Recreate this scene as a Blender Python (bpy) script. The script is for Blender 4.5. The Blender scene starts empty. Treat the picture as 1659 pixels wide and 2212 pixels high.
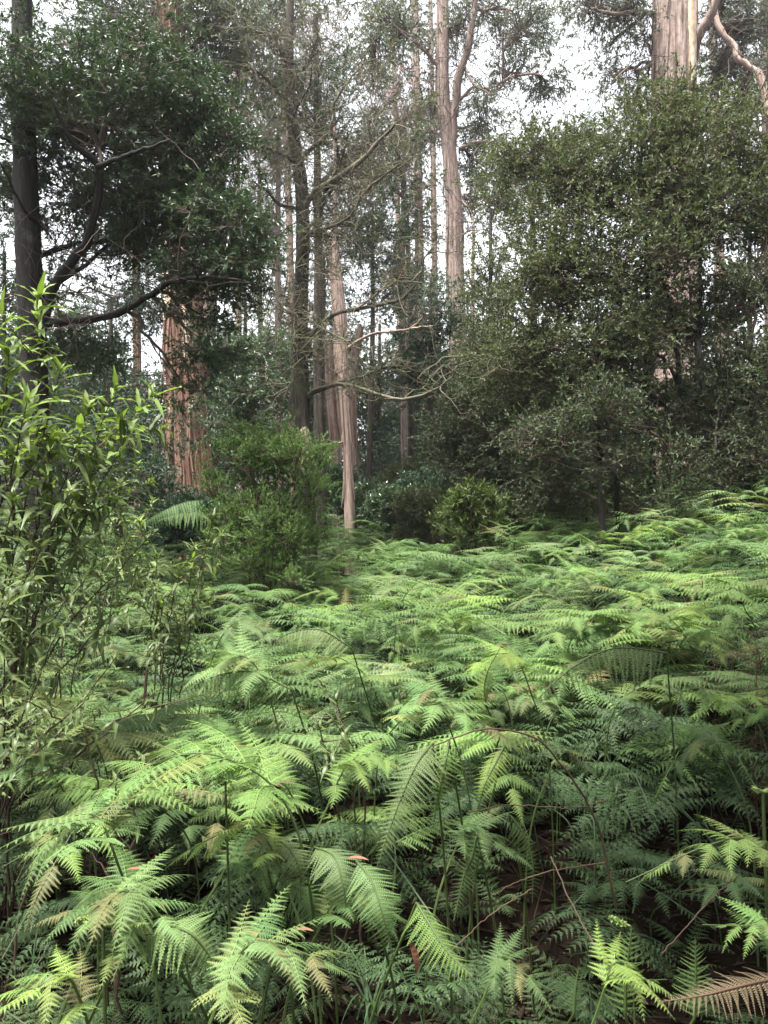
import bpy, math, random
import numpy as np
from mathutils import Vector, Matrix

# ---------------------------------------------------------------- camera, sky, sun, exposure
scene = bpy.context.scene
EYE = 1.65
FPX = 1662.0                 # focal length, in pixels of a 1659 x 2212 picture
PITCH = math.radians(1.0)
cam_data = bpy.data.cameras.new('camera')
cam = bpy.data.objects.new('camera', cam_data)
scene.collection.objects.link(cam)
cam.location = (0, 0, EYE)
cam.rotation_euler = (math.radians(90) + PITCH, 0, 0)
cam_data.sensor_fit = 'VERTICAL'
cam_data.sensor_height = 36.0
cam_data.lens = 36.0 * FPX / 2212.0
cam_data.clip_start = 0.05
cam_data.clip_end = 2000
scene.camera = cam

SUN_EL, SUN_AZ = math.radians(72), math.radians(-135)    # azimuth from +Y towards +X
world = bpy.data.worlds.new('World')
scene.world = world
world.use_nodes = True
wn = world.node_tree
wn.nodes.clear()
w_out = wn.nodes.new('ShaderNodeOutputWorld')
w_bg = wn.nodes.new('ShaderNodeBackground')
w_sky = wn.nodes.new('ShaderNodeTexSky')
w_sky.sky_type = 'NISHITA'
w_sky.sun_disc = False
w_sky.sun_elevation = SUN_EL
w_sky.sun_rotation = SUN_AZ
w_sky.dust_density = 3.0
w_hs = wn.nodes.new('ShaderNodeHueSaturation')
w_hs.inputs['Saturation'].default_value = 0.16           # an overcast sky: nearly white
w_bg.inputs['Strength'].default_value = 0.055
wn.links.new(w_sky.outputs[0], w_hs.inputs['Color'])
wn.links.new(w_hs.outputs[0], w_bg.inputs['Color'])
wn.links.new(w_bg.outputs[0], w_out.inputs[0])

sun_data = bpy.data.lights.new('sun', 'SUN')
sun_data.energy = 1.5
sun_data.angle = math.radians(10)
sun_data.color = (1.0, 0.96, 0.9)
sun = bpy.data.objects.new('sun', sun_data)
scene.collection.objects.link(sun)
sd = Vector((math.sin(SUN_AZ) * math.cos(SUN_EL), math.cos(SUN_AZ) * math.cos(SUN_EL), math.sin(SUN_EL)))
sun.rotation_euler = sd.to_track_quat('Z', 'Y').to_euler()
sun.location = (0, 0, 40)

scene.view_settings.view_transform = 'Standard'
scene.view_settings.look = 'None'
scene.view_settings.exposure = 3.45
scene.view_settings.gamma = 1.0
scene.view_settings.use_curve_mapping = False
scene.render.engine = 'CYCLES'
scene.cycles.max_bounces = 6
scene.cycles.diffuse_bounces = 4
scene.cycles.transmission_bounces = 4
scene.cycles.glossy_bounces = 2
scene.cycles.volume_bounces = 1

COL = scene.collection
rng = np.random.default_rng(11)
random.seed(11)

# ---------------------------------------------------------------- helpers
CP, SP = math.cos(PITCH), math.sin(PITCH)

def at(u, v, d):
    """a point at forward distance d seen at (u, v) of the 1659 x 2212 picture"""
    x = (u - 829.5) / FPX
    z = -(v - 1106.0) / FPX
    yy, zz = CP - z * SP, SP + z * CP
    return np.array([x / yy * d, d, EYE + zz / yy * d])

def r1(X, Y): return (X * .5013, Y * .5013)
def r2(X, Y): return (827.3 + X * .5013, Y * .5013)
def r4(X, Y): return (530.9 + X * .3413, 442.4 + Y * .3413)
def r5(X, Y): return (884.8 + X * .4667, 530.9 + Y * .4667)

def sstep(a, b, x):
    t = np.clip((x - a) / (b - a), 0, 1)
    return t * t * (3 - 2 * t)

_tab = np.random.default_rng(5).random((256, 256))
def vnoise(x, y):
    x = np.asarray(x, float); y = np.asarray(y, float)
    xi = np.floor(x).astype(int); yi = np.floor(y).astype(int)
    fx = x - xi; fy = y - yi
    fx = fx * fx * (3 - 2 * fx); fy = fy * fy * (3 - 2 * fy)
    a = _tab[xi & 255, yi & 255]; b = _tab[(xi + 1) & 255, yi & 255]
    c = _tab[xi & 255, (yi + 1) & 255]; d = _tab[(xi + 1) & 255, (yi + 1) & 255]
    return (a * (1 - fx) + b * fx) * (1 - fy) + (c * (1 - fx) + d * fx) * fy

def ground(x, y):
    x = np.asarray(x, float); y = np.asarray(y, float)
    g = 0.086 * np.clip(y - 4.5, 0, 14) + .025 * np.clip(y - 18.5, 0, 99)
    g = g + np.clip(0.27 * np.clip(x - 0.9, 0, 3), 0, .7) * sstep(3.0, 6.0, y)
    g = g - 0.22 * np.exp(-((x - 0.75) ** 2 / 0.7 + (y - 2.4) ** 2 / 1.2))
    g = g + .26 * 0.4 * sstep(3.15, 3.75, y) * sstep(.1, .7, x) * (1 - sstep(6, 10, y))
    far = sstep(40, 90, np.hypot(x, y))
    g = g + (.16 + .20 * sstep(3.5, 6, y)) * (vnoise(x * .7 + 40, y * .7 + 9) - .5) + .05 * (vnoise(x * 3 + 4, y * 3 + 9) - .5)
    return g * (1 - .0 * far)

def gz(x, y): return float(ground(x, y))

def unit(v):
    return v / np.maximum(np.linalg.norm(v, axis=-1, keepdims=True), 1e-9)

class MB:
    """collects arrays of vertices and quads/tris and makes one mesh"""
    def __init__(s): s.v = []; s.f = []; s.n = 0; s.uv = []
    def add(s, v, f, uv=None):
        v = np.asarray(v, np.float32).reshape(-1, 3)
        f = np.asarray(f, np.int64)
        s.v.append(v); s.f.append(f + s.n); s.n += len(v)
        s.uv.append(np.zeros((len(v), 2), np.float32) if uv is None else np.asarray(uv, np.float32))
    def mesh(s, name, mat, smooth=False):
        me = bpy.data.meshes.new(name)
        V = np.concatenate(s.v)
        loops = np.concatenate([f.ravel() for f in s.f]).astype(np.int32)
        sizes = np.concatenate([np.full(len(f), f.shape[1], np.int32) for f in s.f])
        starts = np.concatenate([[0], np.cumsum(sizes)[:-1]]).astype(np.int32)
        me.vertices.add(len(V)); me.vertices.foreach_set('co', V.ravel())
        me.loops.add(len(loops)); me.loops.foreach_set('vertex_index', loops)
        me.polygons.add(len(sizes))
        me.polygons.foreach_set('loop_start', starts)
        me.polygons.foreach_set('use_smooth', np.full(len(sizes), smooth, bool))
        uvl = me.uv_layers.new(name='UVMap')
        uvl.data.foreach_set('uv', np.concatenate(s.uv)[loops].ravel())
        me.materials.append(mat)
        me.update(calc_edges=True)
        return me
    def build(s, name, mat, parent=None, smooth=False, offset=None):
        if offset is not None:
            s.v = [a - np.asarray(offset, np.float32) for a in s.v]
        return link(name, s.mesh(name, mat, smooth), parent)

def link(name, data, parent=None):
    o = bpy.data.objects.new(name, data)
    COL.objects.link(o)
    if parent is not None: o.parent = parent
    return o

def thing(name, loc, label, cat, group=None, rz=0.0):
    o = bpy.data.objects.new(name, None)
    COL.objects.link(o)
    o.empty_display_size = .1
    o.location = loc; o.rotation_euler = (0, 0, rz)
    tag(o, label, cat, group)
    return o

def tag(o, label=None, cat=None, group=None, kind=None):
    if label: o['label'] = label
    if cat: o['category'] = cat
    if group: o['group'] = group
    if kind: o['kind'] = kind
    return o

def tubes(P, R, sides=4, cap=False):
    """P (K,n,3), R (K,n) -> verts, quads, uvs of K tubes"""
    P = np.asarray(P, float); R = np.asarray(R, float)
    K, n, _ = P.shape
    T = np.empty_like(P)
    T[:, 1:-1] = P[:, 2:] - P[:, :-2]; T[:, 0] = P[:, 1] - P[:, 0]; T[:, -1] = P[:, -1] - P[:, -2]
    T = unit(T)
    ov = unit(P[:, -1] - P[:, 0])
    ref = np.where(np.abs(ov[:, 2:3]) > .8, np.array([[1., .05, 0]]), np.array([[0, .05, 1.]]))
    A = unit(np.cross(T, np.repeat(ref[:, None], n, 1)))
    B = np.cross(T, A)
    ang = np.arange(sides) * 2 * np.pi / sides
    c, s_ = np.cos(ang), np.sin(ang)
    V = P[:, :, None] + (A[:, :, None] * c[:, None] + B[:, :, None] * s_[:, None]) * R[:, :, None, None]
    idx = np.arange(K * n * sides).reshape(K, n, sides)
    a = idx[:, :-1]; b = idx[:, 1:]
    F = np.stack([a, np.roll(a, -1, 2), np.roll(b, -1, 2), b], -1).reshape(-1, 4)
    L = np.concatenate([np.zeros((K, 1)), np.cumsum(np.linalg.norm(np.diff(P, axis=1), axis=2), 1)], 1)
    UV = np.stack([np.broadcast_to(np.arange(sides) / sides, (K, n, sides)), np.broadcast_to(L[:, :, None], (K, n, sides))], -1)
    return V.reshape(-1, 3), F, UV.reshape(-1, 2)

def smooth_path(pts, n):
    """Catmull-Rom through pts (m, k) -> (n, k)"""
    pts = np.asarray(pts, float)
    if len(pts) == 2:
        t = np.linspace(0, 1, n)[:, None]
        return pts[0] * (1 - t) + pts[1] * t
    p = np.vstack([2 * pts[0] - pts[1], pts, 2 * pts[-1] - pts[-2]])
    t = np.linspace(0, len(pts) - 1 - 1e-6, n)
    i = t.astype(int); f = (t - i)[:, None]
    a, b, c, d = p[i], p[i + 1], p[i + 2], p[i + 3]
    return .5 * (2 * b + (c - a) * f + (2 * a - 5 * b + 4 * c - d) * f ** 2 + (3 * b - a - 3 * c + d) * f ** 3)

def bezier(P0, P1, P2, n):
    t = np.linspace(0, 1, n)
    P0, P1, P2 = [np.atleast_2d(p)[:, None] for p in (P0, P1, P2)]
    t = t[None, :, None]
    return P0 * (1 - t) ** 2 + 2 * P1 * t * (1 - t) + P2 * t ** 2

# ---------------------------------------------------------------- materials
def new_mat(name):
    m = bpy.data.materials.new(name); m.use_nodes = True
    nt = m.node_tree; nt.nodes.clear()
    return m, nt, nt.nodes, nt.links

def ramp(nodes, stops):
    r = nodes.new('ShaderNodeValToRGB')
    el = r.color_ramp.elements
    el[0].position, el[0].color = stops[0][0], (*stops[0][1], 1)
    el[1].position, el[1].color = stops[-1][0], (*stops[-1][1], 1)
    for p, c in stops[1:-1]:
        e = el.new(p); e.color = (*c, 1)
    return r

def leaf_mat(name, stops, rough=.45, transl=.3, use_obj=False, noise_scale=.8, midrib=False, spec=.35, tint=(1.15, 1.25, .6)):
    m, nt, N, L = new_mat(name)
    out = N.new('ShaderNodeOutputMaterial')
    geo = N.new('ShaderNodeNewGeometry')
    tc = N.new('ShaderNodeTexCoord')
    nz = N.new('ShaderNodeTexNoise'); nz.inputs['Scale'].default_value = noise_scale; nz.inputs['Detail'].default_value = 3
    L.new(geo.outputs['Position'], nz.inputs['Vector'])
    ma = N.new('ShaderNodeMath'); ma.operation = 'MULTIPLY_ADD'
    L.new(nz.outputs['Fac'], ma.inputs[0]); ma.inputs[1].default_value = 1.1; ma.inputs[2].default_value = -.35
    mx = N.new('ShaderNodeMath'); mx.operation = 'MULTIPLY_ADD'
    L.new(geo.outputs['Random Per Island'], mx.inputs[0]); mx.inputs[1].default_value = .6
    hf = N.new('ShaderNodeMath'); hf.operation = 'MULTIPLY'; L.new(ma.outputs[0], hf.inputs[0]); hf.inputs[1].default_value = .5
    L.new(hf.outputs[0], mx.inputs[2])
    rp = ramp(N, stops)
    L.new(mx.outputs[0], rp.inputs[0])
    col = rp.outputs[0]
    if use_obj:
        oi = N.new('ShaderNodeObjectInfo')
        mm = N.new('ShaderNodeMix'); mm.data_type = 'RGBA'; mm.blend_type = 'MULTIPLY'; mm.inputs[0].default_value = 1
        L.new(col, mm.inputs[6]); L.new(oi.outputs['Color'], mm.inputs[7])
        col = mm.outputs[2]
    if use_obj:
        n4 = N.new('ShaderNodeTexNoise'); n4.inputs['Scale'].default_value = 9; n4.inputs['Detail'].default_value = 4
        L.new(geo.outputs['Position'], n4.inputs['Vector'])
        r4_ = N.new('ShaderNodeMapRange'); L.new(n4.outputs[0], r4_.inputs[0]); r4_.inputs[1].default_value = .64; r4_.inputs[2].default_value = .78; r4_.inputs[4].default_value = .75
        m4 = N.new('ShaderNodeMix'); m4.data_type = 'RGBA'; L.new(r4_.outputs[0], m4.inputs[0]); L.new(col, m4.inputs[6]); m4.inputs[7].default_value = (.15, .11, .05, 1)
        col = m4.outputs[2]
    if midrib:
        uv = N.new('ShaderNodeUVMap'); sp = N.new('ShaderNodeSeparateXYZ'); L.new(uv.outputs[0], sp.inputs[0])
        mr = N.new('ShaderNodeMapRange'); L.new(sp.outputs[0], mr.inputs[0])
        mr.inputs[1].default_value = 0.0; mr.inputs[2].default_value = .22; mr.inputs[3].default_value = .45; mr.inputs[4].default_value = 0
        m2 = N.new('ShaderNodeMix'); m2.data_type = 'RGBA'; L.new(mr.outputs[0], m2.inputs[0]); L.new(col, m2.inputs[6])
        m2.inputs[7].default_value = (.22, .30, .10, 1)
        col = m2.outputs[2]
    # paler underside
    bf = N.new('ShaderNodeMix'); bf.data_type = 'RGBA'; bf.blend_type = 'MIX'
    bm = N.new('ShaderNodeMath'); bm.operation = 'MULTIPLY'; L.new(geo.outputs['Backfacing'], bm.inputs[0]); bm.inputs[1].default_value = .35 if use_obj else .12
    L.new(bm.outputs[0], bf.inputs[0]); L.new(col, bf.inputs[6]); bf.inputs[7].default_value = (.12, .175, .075, 1)
    pb = N.new('ShaderNodeBsdfPrincipled')
    pb.inputs['Roughness'].default_value = rough
    pb.inputs['Specular IOR Level'].default_value = spec
    L.new(bf.outputs[2], pb.inputs['Base Color'])
    tr = N.new('ShaderNodeBsdfTranslucent')
    tm = N.new('ShaderNodeMix'); tm.data_type = 'RGBA'; tm.blend_type = 'MULTIPLY'; tm.inputs[0].default_value = 1
    L.new(col, tm.inputs[6]); tm.inputs[7].default_value = (*tint, 1)
    L.new(tm.outputs[2], tr.inputs[0])
    ms = N.new('ShaderNodeMixShader'); ms.inputs[0].default_value = transl
    L.new(pb.outputs[0], ms.inputs[1]); L.new(tr.outputs[0], ms.inputs[2])
    L.new(ms.outputs[0], out.inputs[0])
    return m

def bark_mat(name, stops, su=10, sv=1.2, rough=.85, bump=.6, moss=0.0, moss_col=(.10, .13, .04), scar=.5):
    """bark: fibres stretched along the trunk in UV space (u round, v metres along)"""
    m, nt, N, L = new_mat(name)
    out = N.new('ShaderNodeOutputMaterial'); pb = N.new('ShaderNodeBsdfPrincipled')
    uv = N.new('ShaderNodeUVMap'); mp = N.new('ShaderNodeMapping'); L.new(uv.outputs[0], mp.inputs[0])
    # wrap u onto a circle to avoid a seam
    sp = N.new('ShaderNodeSeparateXYZ'); L.new(uv.outputs[0], sp.inputs[0])
    mu = N.new('ShaderNodeMath'); mu.operation = 'MULTIPLY'; mu.inputs[1].default_value = 2 * math.pi; L.new(sp.outputs[0], mu.inputs[0])
    cs = N.new('ShaderNodeMath'); cs.operation = 'COSINE'; L.new(mu.outputs[0], cs.inputs[0])
    sn = N.new('ShaderNodeMath'); sn.operation = 'SINE'; L.new(mu.outputs[0], sn.inputs[0])
    cb = N.new('ShaderNodeCombineXYZ'); L.new(cs.outputs[0], cb.inputs[0]); L.new(sn.outputs[0], cb.inputs[1]); L.new(sp.outputs[1], cb.inputs[2])
    mp = N.new('ShaderNodeMapping'); mp.inputs['Scale'].default_value = (su * .5, su * .5, sv); L.new(cb.outputs[0], mp.inputs[0])
    n1 = N.new('ShaderNodeTexNoise'); n1.inputs['Scale'].default_value = 1.5; n1.inputs['Detail'].default_value = 8; n1.inputs['Roughness'].default_value = .65
    L.new(mp.outputs[0], n1.inputs['Vector'])
    n2 = N.new('ShaderNodeTexNoise'); n2.inputs['Scale'].default_value = .35; n2.inputs['Detail'].default_value = 4
    L.new(mp.outputs[0], n2.inputs['Vector'])
    ad = N.new('ShaderNodeMath'); ad.operation = 'MULTIPLY_ADD'; L.new(n1.outputs[0], ad.inputs[0]); ad.inputs[1].default_value = 1.0
    h2 = N.new('ShaderNodeMath'); h2.operation = 'MULTIPLY_ADD'; L.new(n2.outputs[0], h2.inputs[0]); h2.inputs[1].default_value = 1.0; h2.inputs[2].default_value = -.5
    L.new(h2.outputs[0], ad.inputs[2])
    rp = ramp(N, stops); L.new(ad.outputs[0], rp.inputs[0])
    # scars, knots and stains of their own shape
    m5 = N.new('ShaderNodeMapping'); m5.inputs['Scale'].default_value = (3.2, 3.2, 3.4); L.new(cb.outputs[0], m5.inputs[0])
    n5 = N.new('ShaderNodeTexNoise'); n5.inputs['Scale'].default_value = 1.3; n5.inputs['Detail'].default_value = 5; n5.inputs['Roughness'].default_value = .7
    L.new(m5.outputs[0], n5.inputs['Vector'])
    r5_ = N.new('ShaderNodeMapRange'); L.new(n5.outputs[0], r5_.inputs[0]); r5_.inputs[1].default_value = .40; r5_.inputs[2].default_value = .66; r5_.inputs[3].default_value = 1.12; r5_.inputs[4].default_value = scar
    x5 = N.new('ShaderNodeMix'); x5.data_type = 'RGBA'; x5.blend_type = 'MULTIPLY'; x5.inputs[0].default_value = 1
    L.new(rp.outputs[0], x5.inputs[6]); L.new(r5_.outputs[0], x5.inputs[7])
    col = x5.outputs[2]
    geo = N.new('ShaderNodeNewGeometry')
    if moss > 0:
        n3 = N.new('ShaderNodeTexNoise'); n3.inputs['Scale'].default_value = 3.0; n3.inputs['Detail'].default_value = 6; n3.inputs['Roughness'].default_value = .7
        L.new(geo.outputs['Position'], n3.inputs['Vector'])
        sz = N.new('ShaderNodeSeparateXYZ'); L.new(geo.outputs['Normal'], sz.inputs[0])
        a3 = N.new('ShaderNodeMath'); a3.operation = 'MULTIPLY_ADD'; L.new(sz.outputs[2], a3.inputs[0]); a3.inputs[1].default_value = .25; L.new(n3.outputs[0], a3.inputs[2])
        mr = N.new('ShaderNodeMapRange'); L.new(a3.outputs[0], mr.inputs[0]); mr.inputs[1].default_value = .62 - .2 * moss; mr.inputs[2].default_value = .72 - .2 * moss
        m3 = N.new('ShaderNodeMix'); m3.data_type = 'RGBA'; L.new(mr.outputs[0], m3.inputs[0]); L.new(col, m3.inputs[6]); m3.inputs[7].default_value = (*moss_col, 1)
        col = m3.outputs[2]
    L.new(col, pb.inputs['Base Color'])
    pb.inputs['Roughness'].default_value = rough
    pb.inputs['Specular IOR Level'].default_value = .2
    bp = N.new('ShaderNodeBump'); bp.inputs['Strength'].default_value = bump; bp.inputs['Distance'].default_value = .02
    L.new(n1.outputs[0], bp.inputs['Height']); L.new(bp.outputs[0], pb.inputs['Normal'])
    L.new(pb.outputs[0], out.inputs[0])
    return m

def plain_mat(name, c1, c2, scale=6, rough=.8, spec=.25):
    m, nt, N, L = new_mat(name)
    out = N.new('ShaderNodeOutputMaterial'); pb = N.new('ShaderNodeBsdfPrincipled')
    geo = N.new('ShaderNodeNewGeometry')
    nz = N.new('ShaderNodeTexNoise'); nz.inputs['Scale'].default_value = scale; nz.inputs['Detail'].default_value = 6
    L.new(geo.outputs['Position'], nz.inputs['Vector'])
    a = N.new('ShaderNodeMath'); a.operation = 'MULTIPLY_ADD'; L.new(geo.outputs['Random Per Island'], a.inputs[0]); a.inputs[1].default_value = .5
    s_ = N.new('ShaderNodeMath'); s_.operation = 'MULTIPLY_ADD'; L.new(nz.outputs[0], s_.inputs[0]); s_.inputs[1].default_value = 1.2; s_.inputs[2].default_value = -.3
    L.new(s_.outputs[0], a.inputs[2])
    rp = ramp(N, [(0.1, c1), (.95, c2)]); L.new(a.outputs[0], rp.inputs[0])
    L.new(rp.outputs[0], pb.inputs['Base Color']); pb.inputs['Roughness'].default_value = rough
    pb.inputs['Specular IOR Level'].default_value = spec
    bp = N.new('ShaderNodeBump'); bp.inputs['Strength'].default_value = .5; bp.inputs['Distance'].default_value = .02
    L.new(nz.outputs[0], bp.inputs['Height']); L.new(bp.outputs[0], pb.inputs['Normal'])
    L.new(pb.outputs[0], out.inputs[0])
    return m

M = {}
M['soil'] = plain_mat('soil', (.004, .003, .0022), (.014, .010, .007), 9, 1.0, .02)
M['litter'] = plain_mat('leaf_litter', (.007, .005, .0035), (.036, .025, .018), 3, .9, .06)
M['fern'] = leaf_mat('fern_leaf', [(0, (.60, .66, .55)), (.45, (.9, .95, .85)), (1, (1.35, 1.25, 1.2))], rough=.58, transl=.27, use_obj=True, noise_scale=2.5, midrib=True, spec=.18)
M['fern_far'] = leaf_mat('fern_leaf_far', [(0, (.028, .068, .020)), (.4, (.070, .132, .034)), (.75, (.105, .178, .044)), (1, (.145, .215, .055))], rough=.5, transl=.22, noise_scale=.9, midrib=False, spec=.3)
M['stalk'] = plain_mat('fern_stalk', (.025, .045, .012), (.06, .085, .025), 4, .5)
M['fern_shade'] = leaf_mat('fern_leaf_shade', [(0, (.012, .028, .010)), (.5, (.030, .062, .020)), (1, (.07, .115, .036))], rough=.6, transl=.2, noise_scale=1.2, spec=.3)  # darker fern leaf; shade of the lower layer put into its colour
M['stalk_brown'] = plain_mat('fern_stalk_brown', (.030, .018, .012), (.095, .056, .036), 9, .7)
M['dead_fern'] = leaf_mat('dead_fern', [(0, (.055, .040, .028)), (.5, (.12, .085, .055)), (1, (.20, .15, .10))], rough=.8, transl=.15, tint=(1, .9, .7), spec=.15)
M['blackwood'] = leaf_mat('blackwood_leaf', [(0, (.018, .034, .018)), (.35, (.032, .058, .028)), (.75, (.052, .088, .038)), (1, (.10, .135, .065))], rough=.42, transl=.22, noise_scale=.9, spec=.45)
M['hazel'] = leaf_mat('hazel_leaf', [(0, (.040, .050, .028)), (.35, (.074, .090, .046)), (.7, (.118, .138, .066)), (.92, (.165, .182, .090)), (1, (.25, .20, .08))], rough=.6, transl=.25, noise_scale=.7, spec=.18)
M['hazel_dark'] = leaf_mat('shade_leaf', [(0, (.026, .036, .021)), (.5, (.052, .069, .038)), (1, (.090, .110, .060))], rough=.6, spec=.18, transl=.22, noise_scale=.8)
M['gum'] = leaf_mat('gum_leaf', [(0, (.06, .075, .062)), (.5, (.105, .128, .098)), (1, (.17, .185, .14))], rough=.45, transl=.25, noise_scale=.35)
M['olive'] = leaf_mat('olive_leaf', [(0, (.05, .065, .035)), (.5, (.085, .10, .05)), (1, (.14, .14, .08))], rough=.5, transl=.3, noise_scale=.5)
M['wattle'] = leaf_mat('wattle_leaf', [(0, (.016, .040, .026)), (.5, (.030, .066, .038)), (1, (.05, .10, .05))], rough=.5, transl=.22, noise_scale=.6)
M['bluegreen'] = leaf_mat('glossy_leaf', [(0, (.032, .058, .032)), (.5, (.065, .11, .055)), (1, (.11, .16, .08))], rough=.35, transl=.22, noise_scale=.9, spec=.5)
M['teatree'] = leaf_mat('tea_tree_leaf', [(0, (.050, .092, .030)), (.45, (.098, .165, .048)), (.8, (.155, .235, .070)), (1, (.22, .30, .10))], rough=.5, transl=.3, noise_scale=1.6)
M['shrub_new'] = leaf_mat('young_shrub_leaf', [(0, (.085, .13, .035)), (.5, (.14, .20, .05)), (1, (.22, .28, .08))], rough=.5, transl=.35, use_obj=False, noise_scale=3, midrib=True, spec=.25)
M['shrub'] = leaf_mat('shrub_leaf', [(0, (.030, .045, .014)), (.5, (.062, .088, .026)), (.88, (.11, .14, .042)), (1, (.22, .17, .06))], rough=.42, transl=.28, noise_scale=3, midrib=True, spec=.25)
M['grass'] = leaf_mat('grass_blade', [(0, (.04, .09, .04)), (1, (.10, .17, .08))], rough=.4, transl=.3, noise_scale=3)
M['far_leaf'] = leaf_mat('far_forest_leaf', [(0, (.025, .038, .025)), (.5, (.045, .062, .038)), (1, (.08, .095, .055))], rough=.6, transl=.25, noise_scale=.15)
M['moss'] = leaf_mat('lichen_tuft', [(0, (.10, .11, .05)), (.6, (.20, .20, .10)), (1, (.32, .30, .18))], rough=.8, transl=.15, noise_scale=3, tint=(1, 1, .8), spec=.1)
M['bark_dark'] = bark_mat('dark_bark', [(.2, (.018, .014, .012)), (.55, (.050, .040, .034)), (.9, (.12, .10, .085))], su=9, sv=3, moss=.35, moss_col=(.055, .062, .03))
M['bark_black'] = bark_mat('mossy_black_bark', [(.2, (.006, .0055, .005)), (.6, (.017, .015, .013)), (.95, (.06, .056, .050))], su=8, sv=5, moss=.22, moss_col=(.045, .047, .038))  # mossy bark darkened past its own grey; deep shade is in the colour
M['bark_grey'] = bark_mat('lichened_limb_bark', [(.2, (.055, .045, .038)), (.6, (.16, .135, .115)), (.9, (.30, .27, .23))], su=7, sv=6, moss=.35, moss_col=(.15, .15, .085))
M['bark_pale'] = bark_mat('pale_smooth_bark', [(.15, (.10, .065, .05)), (.45, (.27, .19, .155)), (.75, (.40, .31, .27)), (1, (.52, .43, .38))], su=14, sv=.9, rough=.7, bump=.4)
M['bark_red'] = bark_mat('stringy_red_bark', [(.2, (.045, .022, .016)), (.42, (.14, .075, .055)), (.6, (.27, .160, .115)), (.82, (.44, .31, .23)), (1, (.58, .47, .36))], su=26, sv=.9, rough=.85, bump=1.0, scar=.6)
M['bark_string'] = bark_mat('grey_pink_fibrous_bark', [(.2, (.11, .075, .062)), (.5, (.29, .215, .185)), (.8, (.43, .345, .31)), (1, (.52, .44, .40))], su=30, sv=.7, rough=.85, bump=.9)
M['wood_cream'] = bark_mat('bare_cream_wood', [(.2, (.30, .20, .14)), (.5, (.55, .42, .30)), (.9, (.72, .62, .50))], su=12, sv=.6, rough=.6, bump=.3)
M['twig'] = plain_mat('twig', (.035, .026, .020), (.13, .10, .08), 5, .8)
M['stem'] = plain_mat('shrub_stem', (.020, .014, .010), (.075, .050, .034), 8, .8)
M['fallen_red'] = plain_mat('fallen_red_leaf', (.11, .040, .025), (.20, .095, .055), 40, .7)

# ---------------------------------------------------------------- leaves and crowns
def leaf_quads(rg, pos, ldir, L, W, flat=.6, fold=.18):
    """one folded quad for each leaf: pos, ldir (N,3); L, W (N,)"""
    n = len(pos)
    up = unit(np.array([0, 0, 1.]) * flat + rg.normal(size=(n, 3)) * .5)
    side = unit(np.cross(ldir, up)); nor = np.cross(side, ldir)
    L = L[:, None]; W = W[:, None]
    a = pos
    b = pos + ldir * L * .42 + side * W * .5 + nor * W * fold
    c = pos + ldir * L - nor * L * .08
    d = pos + ldir * L * .42 - side * W * .5 + nor * W * fold
    V = np.stack([a, b, c, d], 1).reshape(-1, 3)
    F = np.arange(4 * n).reshape(n, 4)
    uv = np.tile(np.array([[0, 0], [1, .4], [0, 1], [1, .4]], np.float32), (n, 1))
    return V, F, uv

def sprays(rg, start, tdir, tlen, n_leaf, L, W, droop=.3, spread=.9, flat=.6):
    """twigs with leaves along them. start, tdir (T,3), tlen (T,)"""
    T = len(start)
    t = rg.uniform(.12, 1.02, (T, n_leaf))
    bend = np.array([0, 0, -.18])
    pos = start[:, None] + tdir[:, None] * (t * tlen[:, None])[..., None] + bend * ((t ** 2) * tlen[:, None])[..., None]
    ld = unit(tdir[:, None] * .75 + rg.normal(size=(T, n_leaf, 3)) * spread * .6 + np.array([0, 0, -droop]))
    N = T * n_leaf
    Ls = L * rg.uniform(.6, 1.25, N); Ws = W * rg.uniform(.7, 1.2, N)
    return leaf_quads(rg, pos.reshape(-1, 3), ld.reshape(-1, 3), Ls, Ws, flat)

def ell_points(rg, c, r, k, shell=.45):
    d = unit(rg.normal(size=(k, 3)))
    rad = rg.uniform(0, 1, (k, 1)) ** shell
    wob = 1 + .28 * np.sin(d[:, :1] * 5 + c[0]) * np.cos(d[:, 2:] * 4 + c[2])
    return c + d * rad * r * wob

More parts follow.
